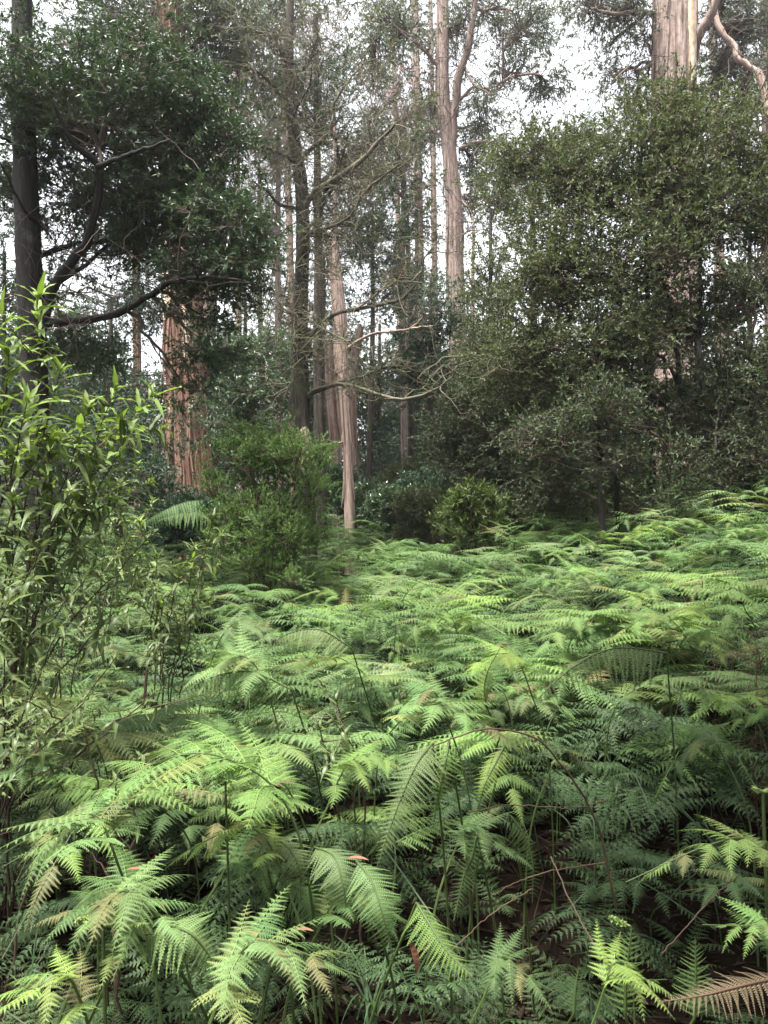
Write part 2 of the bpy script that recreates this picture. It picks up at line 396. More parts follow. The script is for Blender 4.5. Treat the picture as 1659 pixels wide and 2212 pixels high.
def fill_crown(rg, leaf_mb, twig_mb, source, ells, leaf=(.06, .02), clump=150, rc=.35, droop=.3, spread=.9,
               up=.25, flat=.6, nl=14, br=.012, bare=False, twigr=.0016, dens=1.0, fz=.7):
    """ells: list of (centre xyz, radius xyz, number of leaves). source: (m,3) points limbs leave from"""
    for c, r, n in ells:
        n = n * dens
        c = np.asarray(c, float); r = np.asarray(r, float)
        k = max(3, int(n / clump))
        cc = ell_points(rg, c, r, k)
        # a limb to the middle of the mass and a branch to each clump
        j = np.argmin(np.linalg.norm(source - (c - np.array([0, 0, r[2] * .8])), axis=1))
        s0 = source[j]
        mid = (s0 + c) / 2 + np.array([0, 0, .12 * np.linalg.norm(c - s0)])
        limb = bezier(s0, mid, c, 12)
        limb[:, 1:-1] += rg.normal(size=(1, 10, 3)) * .02 * np.linalg.norm(c - s0)
        Lr = br * 1.9
        V, F, U = tubes(limb, np.linspace(Lr, Lr * .5, 12)[None], 6); twig_mb.add(V, F, U)
        ii = rg.integers(2, 12, k)
        b0 = limb[0, ii]
        b1 = (b0 + cc) / 2 + rg.normal(size=(k, 3)) * .12 * np.linalg.norm(cc - b0, axis=1, keepdims=True) + np.array([0, 0, -.1]) * r[2]
        P = bezier(b0, b1, cc, 7)
        P[:, 1:-1] += rg.normal(size=(k, 5, 3)) * .015 * np.linalg.norm(cc - b0, axis=1)[:, None, None]
        V, F, U = tubes(P, np.linspace(br * .8, br * .25, 7)[None] * rg.uniform(.6, 1.2, (k, 1)), 4); twig_mb.add(V, F, U)
        nt = max(2, int(round(clump / nl)))
        offs = unit(rg.normal(size=(k, nt, 3))) * (rg.uniform(0, 1, (k, nt, 1)) ** .5) * np.array([1 + (.7 - fz), 1 + (.7 - fz), fz])
        st = cc[:, None] + offs * rc * .55
        td = unit(offs * .9 + rg.normal(size=(k, nt, 3)) * .45 + np.array([0, 0, up]))
        st = st.reshape(-1, 3); td = td.reshape(-1, 3)
        tl = rc * rg.uniform(.5, 1.15, len(st))
        cen = np.repeat(cc, nt, 0)
        Pt = np.stack([cen, st, st + td * tl[:, None] * .55 + np.array([0, 0, -.05]) * tl[:, None], st + td * tl[:, None] + np.array([0, 0, -.18]) * tl[:, None]], 1)
        V, F, U = tubes(Pt, np.array([[2.2, 1.6, 1.1, .6]]) * twigr * np.ones((len(st), 1)), 3); twig_mb.add(V, F, U)
        if not bare:
            V, F, U = sprays(rg, st, td, tl, nl, leaf[0], leaf[1], droop, spread, flat)
            leaf_mb.add(V, F, U)

def pe(u, v, d, ru, rv, rd, n):
    """an ellipsoid of foliage seen at (u, v): radii ru, rv in picture pixels at its distance, rd in metres"""
    return (at(u, v, d), np.array([ru * d / FPX, rd, rv * d / FPX]), n)

# ---------------------------------------------------------------- trunks
def trunk_pts(pts, d, w_floor=None, n=90, extend=None):
    """pts: (u, v, width px) from top to bottom at distance d; runs on down to the ground"""
    P = [(*at(u, v, d), w * .5 * d / FPX) for u, v, w in pts]
    if extend is not None:
        P = [extend] + P
    x, y, z, r = P[-1]
    px, py, pz, pr = P[-2]
    k = (x - px) / max(pz - z, .1)
    g = gz(x, y)
    if z > g + .1:
        P.append((x + k * (z - g) * .8, y, g + .25, r * 1.1)); x2 = x + k * (z - g) * .8
    else: x2 = x
    P.append((x2, y, g - .25, r * 1.45))
    return smooth_path(P, n)[::-1]            # bottom to top

def trunk_mesh(path, sides=28, ridge=.06, fa=14, fs=1.2, seed=0, lump=.08):
    P = path[None, :, :3]; R = path[None, :, 3]
    V, F, U = tubes(P, R, sides)
    a = U[:, 0] * fa; s_ = U[:, 1]
    # periodic round the trunk by blending
    def per(f1, f2, o):
        x = U[:, 0]
        n1 = vnoise(x * f1 + o, s_ * f2 + o); n2 = vnoise((x - 1) * f1 + o, s_ * f2 + o)
        w = sstep(.8, 1, x)
        return n1 * (1 - w) + n2 * w
    h = (np.abs(per(fa, fs, seed * 7.3) - .5) * 2) * ridge + (per(fa * 2.3, fs * 3, seed * 3.1 + 20) - .5) * ridge * .8
    h = h + (per(3, .35, seed + 50) - .5) * lump
    C = np.repeat(path[:, :3], sides, 0)
    V = C + (V - C) * (1 + h)[:, None]
    return V, F, U

def limb(tree, pts, d, dd, mat, name='branch', sides=8, n=22, wob=.012, tuft=None, rg=rng, rough=.12):
    """a branch traced at (u, v, width px); dd: metres it comes forward (+) towards its tip"""
    m = len(pts)
    P = []
    for i, (u, v, w) in enumerate(pts):
        di = d - dd * i / (m - 1)
        P.append((*at(u, v, di), max(.5, w * .46) * di / FPX))
    path = smooth_path(P, n)
    path[1:-1, :3] += rg.normal(size=(n - 2, 3)) * wob * .5
    path[:, 3] *= rg.uniform(1 - rough, 1 + rough, n)
    path[-1, 3] *= .4
    V, F, U = tubes(path[None, :, :3], path[None, :, 3], sides)
    mb = MB(); mb.add(V, F, U)
    mb.build(name, M[mat], tree, smooth=True, offset=tree.location)
    return path

def bare_twigs(rg, mb, paths, per=6, length=.5, r0=.006, curl=.5, levels=2, up=.2):
    """crooked leafless twigs growing out of the given limb paths"""
    src = np.concatenate([p[3:, :3] for p in paths]) if isinstance(paths, list) else paths
    K = per * (len(paths) if isinstance(paths, list) else 1)
    base = src[rg.integers(0, len(src), K)]
    ends = []
    for lv in range(levels):
        K = len(base)
        n = 7
        dirs = unit(rg.normal(size=(K, 3)) * np.array([1, .8, .8]) + np.array([0, 0, up]))
        P = np.empty((K, n, 3)); P[:, 0] = base
        L = length * rg.uniform(.4, 1.2, (K, 1)) / (n - 1)
        for i in range(1, n):
            dirs = unit(dirs + rg.normal(size=(K, 3)) * curl)
            P[:, i] = P[:, i - 1] + dirs * L
        R = np.linspace(r0, r0 * .35, n)[None] * rg.uniform(.6, 1.2, (K, 1))
        V, F, U = tubes(P, R, 4 if lv == 0 else 3); mb.add(V, F, U)
        ends.append(P)
        q = P[:, 1:].reshape(-1, 3)
        base = q[rg.integers(0, len(q), K * 3)]
        length *= .55; r0 *= .5
    return ends

def strips(tree, path, n, mat, rg, L=(.5, 1.6), w=(.02, .06), out=.03, zr=(.1, .9)):
    """long loose strips of bark hanging against the trunk, each one a part"""
    m = len(path)
    for k in range(n):
        i = int(m * rg.uniform(*zr))
        c = path[i]
        ang = rg.uniform(math.pi, 2 * math.pi)            # the side towards the viewer
        ln = rg.uniform(*L); ww = rg.uniform(*w)
        t = np.linspace(0, 1, 7)
        z = c[2] - t * ln
        j = np.clip(np.searchsorted(path[:, 2], z), 0, m - 1)
        cx = path[j, 0]; cy = path[j, 1]; rr = path[j, 3] * 1.06 + .006 + out * t ** 2 * rg.uniform(0, 1.6)
        a = ang + np.cumsum(rg.normal(size=7) * .03)
        prof = np.array([.5, .9, 1, 1, .9, .7, .25])
        mid = np.stack([cx + np.cos(a) * rr, cy + np.sin(a) * rr, z], 1)
        tan = np.stack([-np.sin(a), np.cos(a), 0 * a], 1)
        nor = np.stack([np.cos(a), np.sin(a), 0 * a], 1)
        Lf = mid - tan * (prof * ww / 2)[:, None]; Rt = mid + tan * (prof * ww / 2)[:, None]
        Bl = Lf - nor * .006; Br = Rt - nor * .006
        V = np.concatenate([Lf, mid + nor * .006, Rt, Br, Bl])
        q = np.arange(6)
        F = np.concatenate([np.stack([q + 7 * a_, q + 7 * b_, q + 1 + 7 * b_, q + 1 + 7 * a_], 1) for a_, b_ in ((0, 1), (1, 2), (2, 3), (3, 4), (4, 0))])
        U = np.stack([np.repeat([.1, .12, .14, .15, .16], 7) + rg.uniform(0, 1), np.tile(t * ln, 5)], 1)
        mb = MB(); mb.add(V, F, U)
        mb.build('bark_strip', M[mat], tree, offset=tree.location)

def wrap_strip(tree, path, z0, z1, a0, a1, mat, name, lift=.012, nz=26, na=7, ragged=.18, seed=1):
    rgx = np.random.default_rng(seed)
    z = np.linspace(z0, z1, nz); j = np.clip(np.searchsorted(path[:, 2], z), 0, len(path) - 1)
    prof = np.sin(np.linspace(.01, math.pi - .01, nz)) ** .5
    A = []
    for i in range(nz):
        w = (a1 - a0) / 2 * prof[i] * (1 + rgx.uniform(-ragged, ragged)); m_ = (a0 + a1) / 2 + (vnoise(i * .3, seed) - .5) * ragged
        A.append(np.linspace(m_ - w, m_ + w, na))
    A = np.array(A)
    rr = path[j, 3][:, None] * 1.10 + lift * np.sin(np.linspace(0, math.pi, na))[None] + .004
    V = np.stack([path[j, 0][:, None] + np.cos(A) * rr, path[j, 1][:, None] + np.sin(A) * rr, np.repeat(z[:, None], na, 1)], -1)
    inner = V.copy(); c = np.stack([path[j, 0], path[j, 1], z], 1)[:, None]
    V2 = np.concatenate([V.reshape(-1, 3), (c + (inner - c) * .88).reshape(-1, 3)])
    ix = np.arange(nz * na).reshape(nz, na)
    F = np.stack([ix[:-1, :-1], ix[:-1, 1:], ix[1:, 1:], ix[1:, :-1]], -1).reshape(-1, 4)
    e = []
    for col_ in (0, na - 1):
        e.append(np.stack([ix[:-1, col_], ix[1:, col_], ix[1:, col_] + nz * na, ix[:-1, col_] + nz * na], 1))
    F = np.concatenate([F] + e)
    U = np.tile(np.stack([(A / (2 * math.pi)) % 1.0, np.repeat(z[:, None], na, 1)], -1).reshape(-1, 2), (2, 1))
    mb = MB(); mb.add(V2, F, U)
    return mb.build(name, M[mat], tree, smooth=True, offset=tree.location)
def make_tree(name, pts, d, mat, label, cat='tree', group=None, extend=None, sides=28, ridge=.06, n=90, seed=0, fa=14, fs=1.2, lump=.08):
    path = trunk_pts(pts, d, n=n, extend=extend)
    base = (path[0, 0], path[0, 1], gz(path[0, 0], path[0, 1]))
    t = thing(name, base, label, cat, group)
    V, F, U = trunk_mesh(path, sides, ridge, fa, fs, seed, lump)
    mb = MB(); mb.add(V, F, U)
    mb.build('trunk', M[mat], t, smooth=True, offset=base)
    return t, path

def crown_parts(t, lm, tm, leafmat, twigmat='twig', off=None):
    if lm is not None and lm.n:
        lm.build('crown', M[leafmat], t, offset=off if off is not None else t.location)
    if tm is not None and tm.n:
        o = tm.build('twigs', M[twigmat], t, smooth=True, offset=off if off is not None else t.location)
        o['kind'] = 'stuff'

# ================================================================= THE GROUND
xs = np.concatenate([-np.geomspace(120, 12, 14), np.linspace(-11, 11, 150), np.geomspace(12, 120, 14)])
ys = np.concatenate([-np.geomspace(120, 6, 14), np.linspace(-5, 30, 200), np.geomspace(31.5, 120, 14)])
X, Y = np.meshgrid(xs, ys)
G = np.stack([X, Y, ground(X, Y)], -1)
idx = np.arange(X.size).reshape(X.shape)
mb = MB(); mb.add(G.reshape(-1, 3), np.stack([idx[:-1, :-1], idx[:-1, 1:], idx[1:, 1:], idx[1:, :-1]], -1).reshape(-1, 4))
tag(mb.build('ground', M['soil'], smooth=True), kind='structure')

# fallen leaves and bark on the ground
n = 26000
y_ = .3 + 9 * rng.uniform(0, 1, n) ** 1.4; x_ = rng.uniform(-1, 1, n) * (y_ * .6 + 1)
pos = np.stack([x_, y_, ground(x_, y_) + rng.uniform(.0, .03, n)], 1)
ld = unit(np.stack([rng.normal(size=n), rng.normal(size=n), rng.normal(size=n) * .2], 1))
V, F, U = leaf_quads(rng, pos, ld, rng.uniform(.03, .11, n), rng.uniform(.01, .028, n), 1.5)
mb = MB(); mb.add(V, F, U)
K = 1600
y_ = rng.uniform(.8, 6, K); x_ = rng.uniform(-1, 1, K) * (y_ * .6 + .6)
b0 = np.stack([x_, y_, ground(x_, y_) + .015], 1)
dr = unit(np.stack([rng.normal(size=K), rng.normal(size=K), rng.uniform(-.05, .25, K)], 1)) * rng.uniform(.1, .5, (K, 1))
V, F, U = tubes(bezier(b0, b0 + dr * .5 + rng.normal(size=(K, 3)) * .02, b0 + dr, 5), rng.uniform(.0015, .005, (K, 1)) * np.ones((K, 5)), 4)
mb.add(V, F, U)
tag(mb.build('leaf_litter', M['litter']), 'brown fallen leaves, bark flakes and twigs on the dark soil', 'leaf litter', kind='stuff')

# ================================================================= TREES
OFF0 = (0, 0, 0)
# --- tall dark trunk at the left edge with its wide dark crown
d = 8.0
t, pth = make_tree('blackwood_tree', [(38, -500, 34), (44, -200, 38), (47, 0, 40), (53, 300, 46), (64, 600, 52), (74, 800, 54), (80, 1000, 56)], d,
                   'bark_black', 'tall tree with black mossy trunk at the left edge under a wide dark green crown', extend=(-3.9, 8, 13, .05), ridge=.10, sides=32, fa=12, fs=4)
p1 = limb(t, [(76, 760, 26), (120, 610, 24), (185, 530, 22), (208, 440, 18), (212, 360, 18), (160, 310, 12), (110, 215, 7)], d, 1.0, 'bark_black')
p2 = limb(t, [(212, 360, 14), (260, 340, 10), (320, 320, 8), (370, 300, 5)], d - .8, .6, 'bark_black')
p3 = limb(t, [(74, 700, 22), (160, 695, 20), (250, 678, 17), (320, 640, 14), (370, 610, 12), (440, 600, 9), (540, 610, 5)], d, .8, 'bark_black')
p4 = limb(t, [(66, 560, 15), (150, 530, 12), (240, 520, 10), (330, 500, 7), (420, 470, 4)], d, -.8, 'bark_black')
p5 = limb(t, [(60, 330, 12), (10, 300, 8), (-40, 290, 5)], d, .3, 'bark_black')
p6 = limb(t, [(85, 480, 13), (50, 450, 8), (0, 350, 5)], d, .6, 'bark_black')
p7 = limb(t, [(76, 640, 13), (200, 560, 9), (280, 470, 7), (300, 380, 5)], d, -.5, 'bark_black')
p8 = limb(t, [(430, 600, 8), (415, 560, 6), (430, 520, 4)], d - .8, .2, 'bark_black')
src = np.concatenate([p[:, :3] for p in (p1, p2, p3, p4, p6, p7)])
lm, tm = MB(), MB()
rg = np.random.default_rng(21)
ells = [pe(230, 230, 7.8, 260, 140, 1.0, 17000), pe(90, 190, 8.2, 150, 110, .9, 6500), pe(430, 330, 8.0, 130, 110, .9, 7000), pe(330, 440, 8.2, 180, 100, .9, 8000),
        pe(490, 500, 7.6, 90, 90, .7, 4500), pe(180, 420, 8.8, 190, 120, .8, 6500), pe(430, 590, 7.9, 140, 50, .6, 3600),
        pe(300, 560, 8.6, 190, 70, .7, 3600), pe(20, 420, 8.8, 90, 150, .8, 2600), pe(520, 600, 7.6, 60, 55, .5, 1600),
        pe(170, 760, 8.4, 150, 60, .7, 2600), pe(390, 440, 8.6, 110, 60, .6, 6500), pe(390, 250, 8.8, 120, 90, .6, 5000), pe(330, 120, 8.8, 130, 70, .6, 5000),  pe(440, 690, 8.0, 90, 30, .4, 900), pe(455, 780, 8.0, 80, 45, .4, 1700), pe(60, 640, 9, 120, 90, .8, 1800), pe(400, 850, 8.2, 60, 30, .4, 600)]
fill_crown(rg, lm, tm, src, ells, leaf=(.065, .019), clump=190, rc=.24, droop=.25, br=.011, nl=16, twigr=.0013, dens=1.4, fz=.35)
bare_twigs(rg, tm, [p3, p4, p7], per=26, length=1.1, r0=.007, curl=.22)
crown_parts(t, lm, tm, 'blackwood')

# --- stringy red-barked gum
d = 15.0
t, pth = make_tree('red_barked_gum', [(366, 100, 62), (380, 400, 68), (392, 560, 76), (396, 700, 80), (402, 850, 84), (408, 980, 90), (416, 1080, 98)], d,
                   'bark_red', 'huge gum with stringy orange and red bark hanging in strips behind the green bush', extend=(-4.9, 15, 24, .12), sides=72, n=150, ridge=.10, fa=26, fs=.7, seed=3)
rg = np.random.default_rng(31)
red_path = pth
strips(t, pth, 90, 'bark_red', rg, L=(.5, 2.0), w=(.03, .10), out=.10, zr=(.03, .60))
strips(t, pth, 26, 'bark_dark', rg, L=(.4, 1.4), w=(.02, .06), out=.12, zr=(.02, .24))
lm, tm = MB(), MB()
fill_crown(rg, lm, tm, pth[90:, :3], [pe(380, 20, 15.5, 200, 110, 2, 7000), pe(250, 60, 16, 180, 100, 2, 5000), pe(520, 130, 16, 90, 120, 1.5, 4200), pe(470, 40, 14.5, 120, 110, 1.5, 4600)],
           leaf=(.13, .034), clump=110, rc=.55, droop=.6, br=.02)
crown_parts(t, lm, tm, 'gum')

RED = [o_ for o_ in bpy.data.objects if o_.name == 'red_barked_gum'][0]
wrap_strip(RED, red_path, at(0, 700, 15)[2], at(0, 500, 15)[2], 1.12 * math.pi, 1.42 * math.pi, 'wood_cream', 'bare_wood', lift=.02, seed=7)
wrap_strip(RED, red_path, at(0, 800, 15)[2], at(0, 640, 15)[2], 1.55 * math.pi, 1.66 * math.pi, 'wood_cream', 'bare_wood', lift=.02, seed=9)

# --- central dark lichened tree with big bare limbs
d = 11.0
t, pth = make_tree('lichened_tree', [(628, -250, 14), (627, 0, 16), (625, 180, 20), (634, 290, 24), (650, 400, 28), (654, 520, 29), (650, 640, 30), (647, 750, 34), (650, 880, 38), (655, 1000, 42)], d,
                   'bark_dark', 'dark trunk with long bare lichen covered limbs rising behind the bright green bush', ridge=.10, fs=4, seed=4)
rg = np.random.default_rng(41)
tm = MB(); lim = []
def L4(pts, dd=1.2, dep=None, mat='bark_grey', **k):
    return limb(t, [(*r4(a, b), w / 3.05) for a, b, w in pts], dep or d, dd, mat, **k)
lim.append(L4([(370, 980, 44), (400, 860, 40), (470, 770, 34), (570, 690, 32), (700, 658, 30), (850, 635, 26), (980, 600, 24), (1040, 540, 18), (1110, 450, 14), (1130, 340, 10), (1200, 250, 7)], 1.6))
lim.append(L4([(375, 1230, 30), (430, 1180, 30), (520, 1145, 28), (620, 1135, 26), (720, 1160, 24), (860, 1205, 24), (960, 1232, 22), (1080, 1215, 20), (1200, 1165, 17), (1280, 1110, 13), (1330, 1060, 9), (1345, 960, 6)], 1.8))
lim.append(L4([(370, 1230, 24), (480, 1170, 26), (640, 1110, 26), (760, 1080, 26), (860, 1035, 24), (950, 1020, 22), (1050, 1045, 16), (1150, 1090, 11), (1210, 1150, 6)], -1.5, mat='bark_dark'))
lim.append(L4([(815, 1060, 16), (845, 1110, 15), (850, 1180, 7)], 0, d + .8, 'bark_dark', n=10))
lim.append(L4([(330, 360, 40), (345, 300, 40), (380, 215, 34), (440, 165, 30), (550, 140, 26), (640, 90, 20), (700, 10, 15), (725, -90, 10)], 1.0))
lim.append(L4([(345, 300, 30), (375, 190, 28), (368, 105, 14)], .2, mat='bark_dark', n=10))
lim.append(L4([(400, 140, 12), (500, 85, 12), (600, 60, 10), (690, 20, 6)], .5))
lim.append(L4([(700, 655, 14), (800, 590, 15), (880, 520, 14), (960, 480, 15), (990, 420, 16), (990, 350, 8)], .4, d - .7, 'bark_pale'))
lim.append(L4([(390, 730, 12), (480, 770, 12), (580, 850, 10), (660, 860, 8)], 1.2, mat='bark_dark'))
lim.append(L4([(330, 810, 12), (335, 740, 15), (310, 690, 16), (240, 650, 15), (190, 570, 8)], .6, mat='wood_cream'))
lim.append(L4([(310, 700, 12), (250, 680, 9), (200, 690, 5)], .4, mat='bark_dark', n=10))
lim.append(L4([(365, 270, 10), (480, 310, 10), (560, 390, 8), (600, 470, 5)], .9))
lim.append(L4([(380, 200, 12), (490, 200, 12), (620, 220, 12), (700, 250, 9), (745, 310, 5)], .9, mat='bark_dark'))
lim.append(L4([(375, 985, 24), (420, 930, 20), (475, 905, 8)], .5, mat='bark_dark', n=10))
lim.append(L4([(330, 1100, 14), (270, 1150, 12), (240, 1230, 7)], .4, mat='bark_dark', n=10))
def L1(pts, dd=1.0, dep=None, mat='bark_grey', **k):
    return limb(t, [(*r1(a, b), w / 1.6) for a, b, w in pts], dep or d, dd, mat, **k)
lim.append(L1([(1310, 900, 26), (1340, 850, 26), (1400, 800, 24), (1450, 770, 22), (1560, 690, 18), (1650, 590, 13), (1720, 520, 8)], 1.2))
lim.append(L1([(1290, 760, 18), (1300, 700, 18), (1330, 650, 18), (1400, 590, 15), (1440, 530, 13), (1440, 450, 11), (1500, 350, 8), (1550, 290, 5)], .9))
lim.append(L1([(1400, 830, 13), (1450, 740, 12), (1455, 640, 10), (1430, 560, 7)], .7, mat='bark_dark'))
lim.append(L1([(1380, 940, 15), (1400, 860, 15), (1440, 800, 13), (1490, 620, 9), (1500, 560, 5)], .7, mat='bark_dark'))
lim.append(L1([(1310, 1010, 18), (1400, 985, 16), (1500, 930, 14), (1550, 850, 12), (1650, 760, 8), (1740, 700, 5)], 1.3))
lim.append(L1([(1248, 420, 15), (1280, 330, 12), (1340, 250, 9), (1380, 120, 5)], .6))
lim.append(L1([(1248, 300, 13), (1200, 200, 10), (1180, 150, 8), (1085, 140, 5)], .5))
lim.append(L1([(1245, 470, 14), (1190, 380, 12), (1120, 320, 9), (1060, 260, 5)], .8, mat='bark_dark'))
lim.append(L1([(1270, 700, 14), (1200, 660, 12), (1110, 620, 10), (1040, 560, 5)], .8, mat='bark_dark'))
lim.append(L1([(1295, 640, 16), (1260, 560, 14), (1275, 470, 11), (1330, 380, 8), (1345, 280, 5)], .6, mat='bark_dark'))
lim.append(L1([(1560, 690, 12), (1600, 620, 10), (1590, 540, 8), (1640, 450, 5)], .5))
lim.append(L1([(1450, 760, 14), (1520, 740, 12), (1620, 760, 9), (1700, 740, 5)], .7))
lim.append(L1([(1280, 900, 14), (1200, 880, 11), (1150, 820, 8), (1080, 780, 4)], .8, mat='bark_dark'))
ends = bare_twigs(rg, tm, lim, per=26, length=.75, r0=.008, curl=.38, levels=3, up=.15)
crown_parts(t, None, tm, '', 'bark_grey')
# lichen and moss tufts on the limbs
q = np.concatenate([p.reshape(-1, 3) for p in ends[1:]] + [p[:, :3] for p in lim])
q = q[rg.integers(0, len(q), 5200)]
q = q[(vnoise(q[:, 0] * 2.2 + 9, q[:, 2] * 2.2) > .48)]
ldr = unit(rg.normal(size=(len(q), 3)) + np.array([0, 0, -.3]))
mb = MB(); V, F, U = leaf_quads(rg, q, ldr, rg.uniform(.015, .06, len(q)), rg.uniform(.006, .016, len(q)), .2); mb.add(V, F, U)
o = mb.build('lichen', M['moss'], t, offset=t.location); o['kind'] = 'stuff'
# bare cream patch low on this trunk
wrap_strip(t, pth, at(0, 1030, d)[2], at(0, 925, d)[2], 1.35 * math.pi, 1.95 * math.pi, 'wood_cream', 'bare_wood')

# --- second dark trunk behind
def simple_tree(name, pts, d, mat, label, crown=None, leafmat='gum', leaf=(.13, .034), clump=110, rc=.5, droop=.6, seed=0, extend=None, group=None, br=.02, nstrips=0, stripmat=None, **k):
    t, pth = make_tree(name, pts, d, mat, label, group=group, extend=extend, seed=seed, **k)
    rg = np.random.default_rng(100 + seed)
    if nstrips: strips(t, pth, nstrips, stripmat or mat, rg, out=.06)
    if crown:
        lm, tm = MB(), MB()
        fill_crown(rg, lm, tm, pth[int(len(pth) * .35):, :3], crown, leaf=leaf, clump=clump, rc=rc, droop=droop, br=br)
        crown_parts(t, lm, tm, leafmat)
    return t, pth
P4 = lambda l: [(*r4(a, b), w / 2.93) for a, b, w in l]
P2 = lambda l: [(*r2(a, b), w / 1.995) for a, b, w in l]

simple_tree('blackwood_tree', P4([(440, -1200, 30), (450, -500, 40), (455, 0, 50), (460, 400, 52), (455, 800, 56), (460, 1200, 60), (470, 1600, 70)]), 14.5,
            'bark_dark', 'straight dark trunk standing between the lichened tree and the slim pale gum', seed=5, leafmat='wattle', leaf=(.09, .022), rc=.4, droop=.3,
            crown=[pe(700, 240, 14.5, 110, 120, 1.2, 6500), pe(610, 200, 15, 60, 90, 1, 2600), pe(790, 330, 14.5, 70, 90, 1.0, 3000)], ridge=.09, fs=3)

t, pth = make_tree('pale_gum', P4([(560, -500, 16), (568, -100, 22), (562, 130, 30), (575, 400, 54), (598, 700, 76), (612, 1000, 78), (632, 1350, 62), (648, 1700, 58), (656, 1950, 64)]), 13.0,
                   'bark_pale', 'slim pale pinkish bare gum trunk standing in the ferns at the centre', seed=6, ridge=.05, n=120, fa=10, fs=1, lump=.18)
rg = np.random.default_rng(61)
d = 13.0
a = limb(t, [(*r4(x, y), w / 2.93) for x, y, w in [(620, 930, 26), (700, 870, 24), (800, 820, 20), (920, 800, 18), (1040, 785, 16), (1110, 720, 12), (1135, 680, 6)]], d, 1, 'bark_pale')
b = limb(t, [(*r4(x, y), w / 2.93) for x, y, w in [(1050, 782, 12), (1120, 772, 11), (1185, 765, 6)]], d - .7, .2, 'wood_cream', n=8)
c = limb(t, [(*r4(x, y), w / 2.93) for x, y, w in [(640, 1500, 8), (580, 1505, 7), (520, 1490, 4)]], d, .2, 'bark_pale', n=8)
tm = MB(); bare_twigs(rg, tm, [a, b], per=14, length=.6, r0=.006, curl=.4)
crown_parts(t, None, tm, '', 'twig')
strips(t, pth, 16, 'bark_string', rg, L=(.3, 1.0), w=(.02, .05), out=.03, zr=(.05, .7))

simple_tree('gum_tree', P4([(508, 205, 30), (520, 250, 34), (555, 520, 42), (575, 800, 44), (580, 1200, 46)]), 19.0, 'bark_pale',
            'pale smooth gum trunk half hidden behind the slim bare gum', seed=7)
simple_tree('gum_tree', P4([(728, 770, 40), (715, 830, 50), (698, 910, 56), (680, 1100, 58), (675, 1400, 60), (690, 1780, 66)]), 18.0, 'bark_string',
            'brown fibrous forked trunk just right of the slim pale gum', seed=8,
            nstrips=22, stripmat='bark_red')
simple_tree('gum_tree', P4([(515, 840, 26), (520, 880, 44), (525, 950, 50), (530, 1100, 56), (540, 1250, 60), (560, 1500, 60)]), 16.5, 'bark_string',
            'short shaggy red trunk showing between the dark trunks and the pale gum', seed=9, nstrips=26, stripmat='bark_red')

# --- big gum right of centre
t, pth = make_tree('tall_gum', P2([(240, -600, 44), (250, -200, 50), (258, 100, 54), (256, 400, 58), (282, 620, 60), (298, 800, 66), (306, 950, 74), (310, 1200, 76), (330, 1600, 80)]) + P4([(1345, 1250, 120)]), 24.0,
                   'bark_string', 'tall forked gum with pinkish brown fibrous trunk right of the centre', seed=10, extend=(1.0, 24, 30, .2), sides=48, n=140, fa=22, fs=.5)
rg = np.random.default_rng(71); d = 24.0
gl = []
for pts in ([(300, 680, 34), (308, 500, 34), (322, 350, 36), (365, 210, 34), (392, 40, 28), (395, -200, 20)],
            [(330, 640, 14), (400, 612, 16), (470, 612, 13), (530, 625, 8)],
            [(330, 430, 16), (400, 370, 14), (480, 400, 14), (500, 360, 14), (560, 330, 13), (640, 320, 9), (700, 330, 6)],
            [(480, 400, 12), (520, 350, 12), (515, 200, 10), (520, 120, 6)],
            [(395, 40, 14), (430, 45, 16), (500, 35, 13), (560, 45, 7)],
            [(318, 850, 12), (370, 900, 11), (390, 960, 7), (350, 1010, 4)],
            [(330, 420, 14), (340, 260, 12), (380, 350, 10), (470, 410, 8)],
            [(250, 300, 20), (160, 200, 15), (60, 120, 10), (-60, 90, 6)]):
    gl.append(limb(t, P2(pts), d, 1.0, 'bark_string', wob=.03))
lm, tm = MB(), MB()
src = np.concatenate([p[:, :3] for p in gl] + [pth[80:, :3]])
def p2e(X, Y, dd, ru, rv, rd, n): return pe(*r2(X, Y), dd, ru * .5, rv * .5, rd, n)
fill_crown(rg, lm, tm, src, [p2e(60, 120, 24, 180, 140, 2, 6500), p2e(-60, 300, 24, 130, 150, 2, 3800), p2e(640, 110, 24, 130, 130, 1.6, 4600), p2e(330, 90, 24, 100, 120, 2, 3800),
                             p2e(500, 90, 25, 110, 90, 2, 2600), p2e(690, 380, 24, 110, 50, 1.2, 2300), p2e(560, 310, 24, 90, 50, 1.2, 1300), p2e(420, 520, 24, 90, 60, 1.5, 2300), p2e(410, 700, 25, 90, 120, 1.5, 3000), p2e(180, 450, 25, 120, 120, 1.5, 3000),
                             p2e(400, 880, 26, 80, 110, 1.5, 2000), p2e(170, 620, 26, 80, 100, 1.5, 2000)],
           leaf=(.15, .042), clump=60, rc=.55, droop=.8, br=.028, nl=10, dens=.6)
bare_twigs(rg, tm, gl, per=18, length=1.6, r0=.018, curl=.35)
crown_parts(t, lm, tm, 'gum')
strips(t, pth, 40, 'bark_string', rg, L=(.8, 2.5), w=(.04, .12), out=.07, zr=(.15, .75))

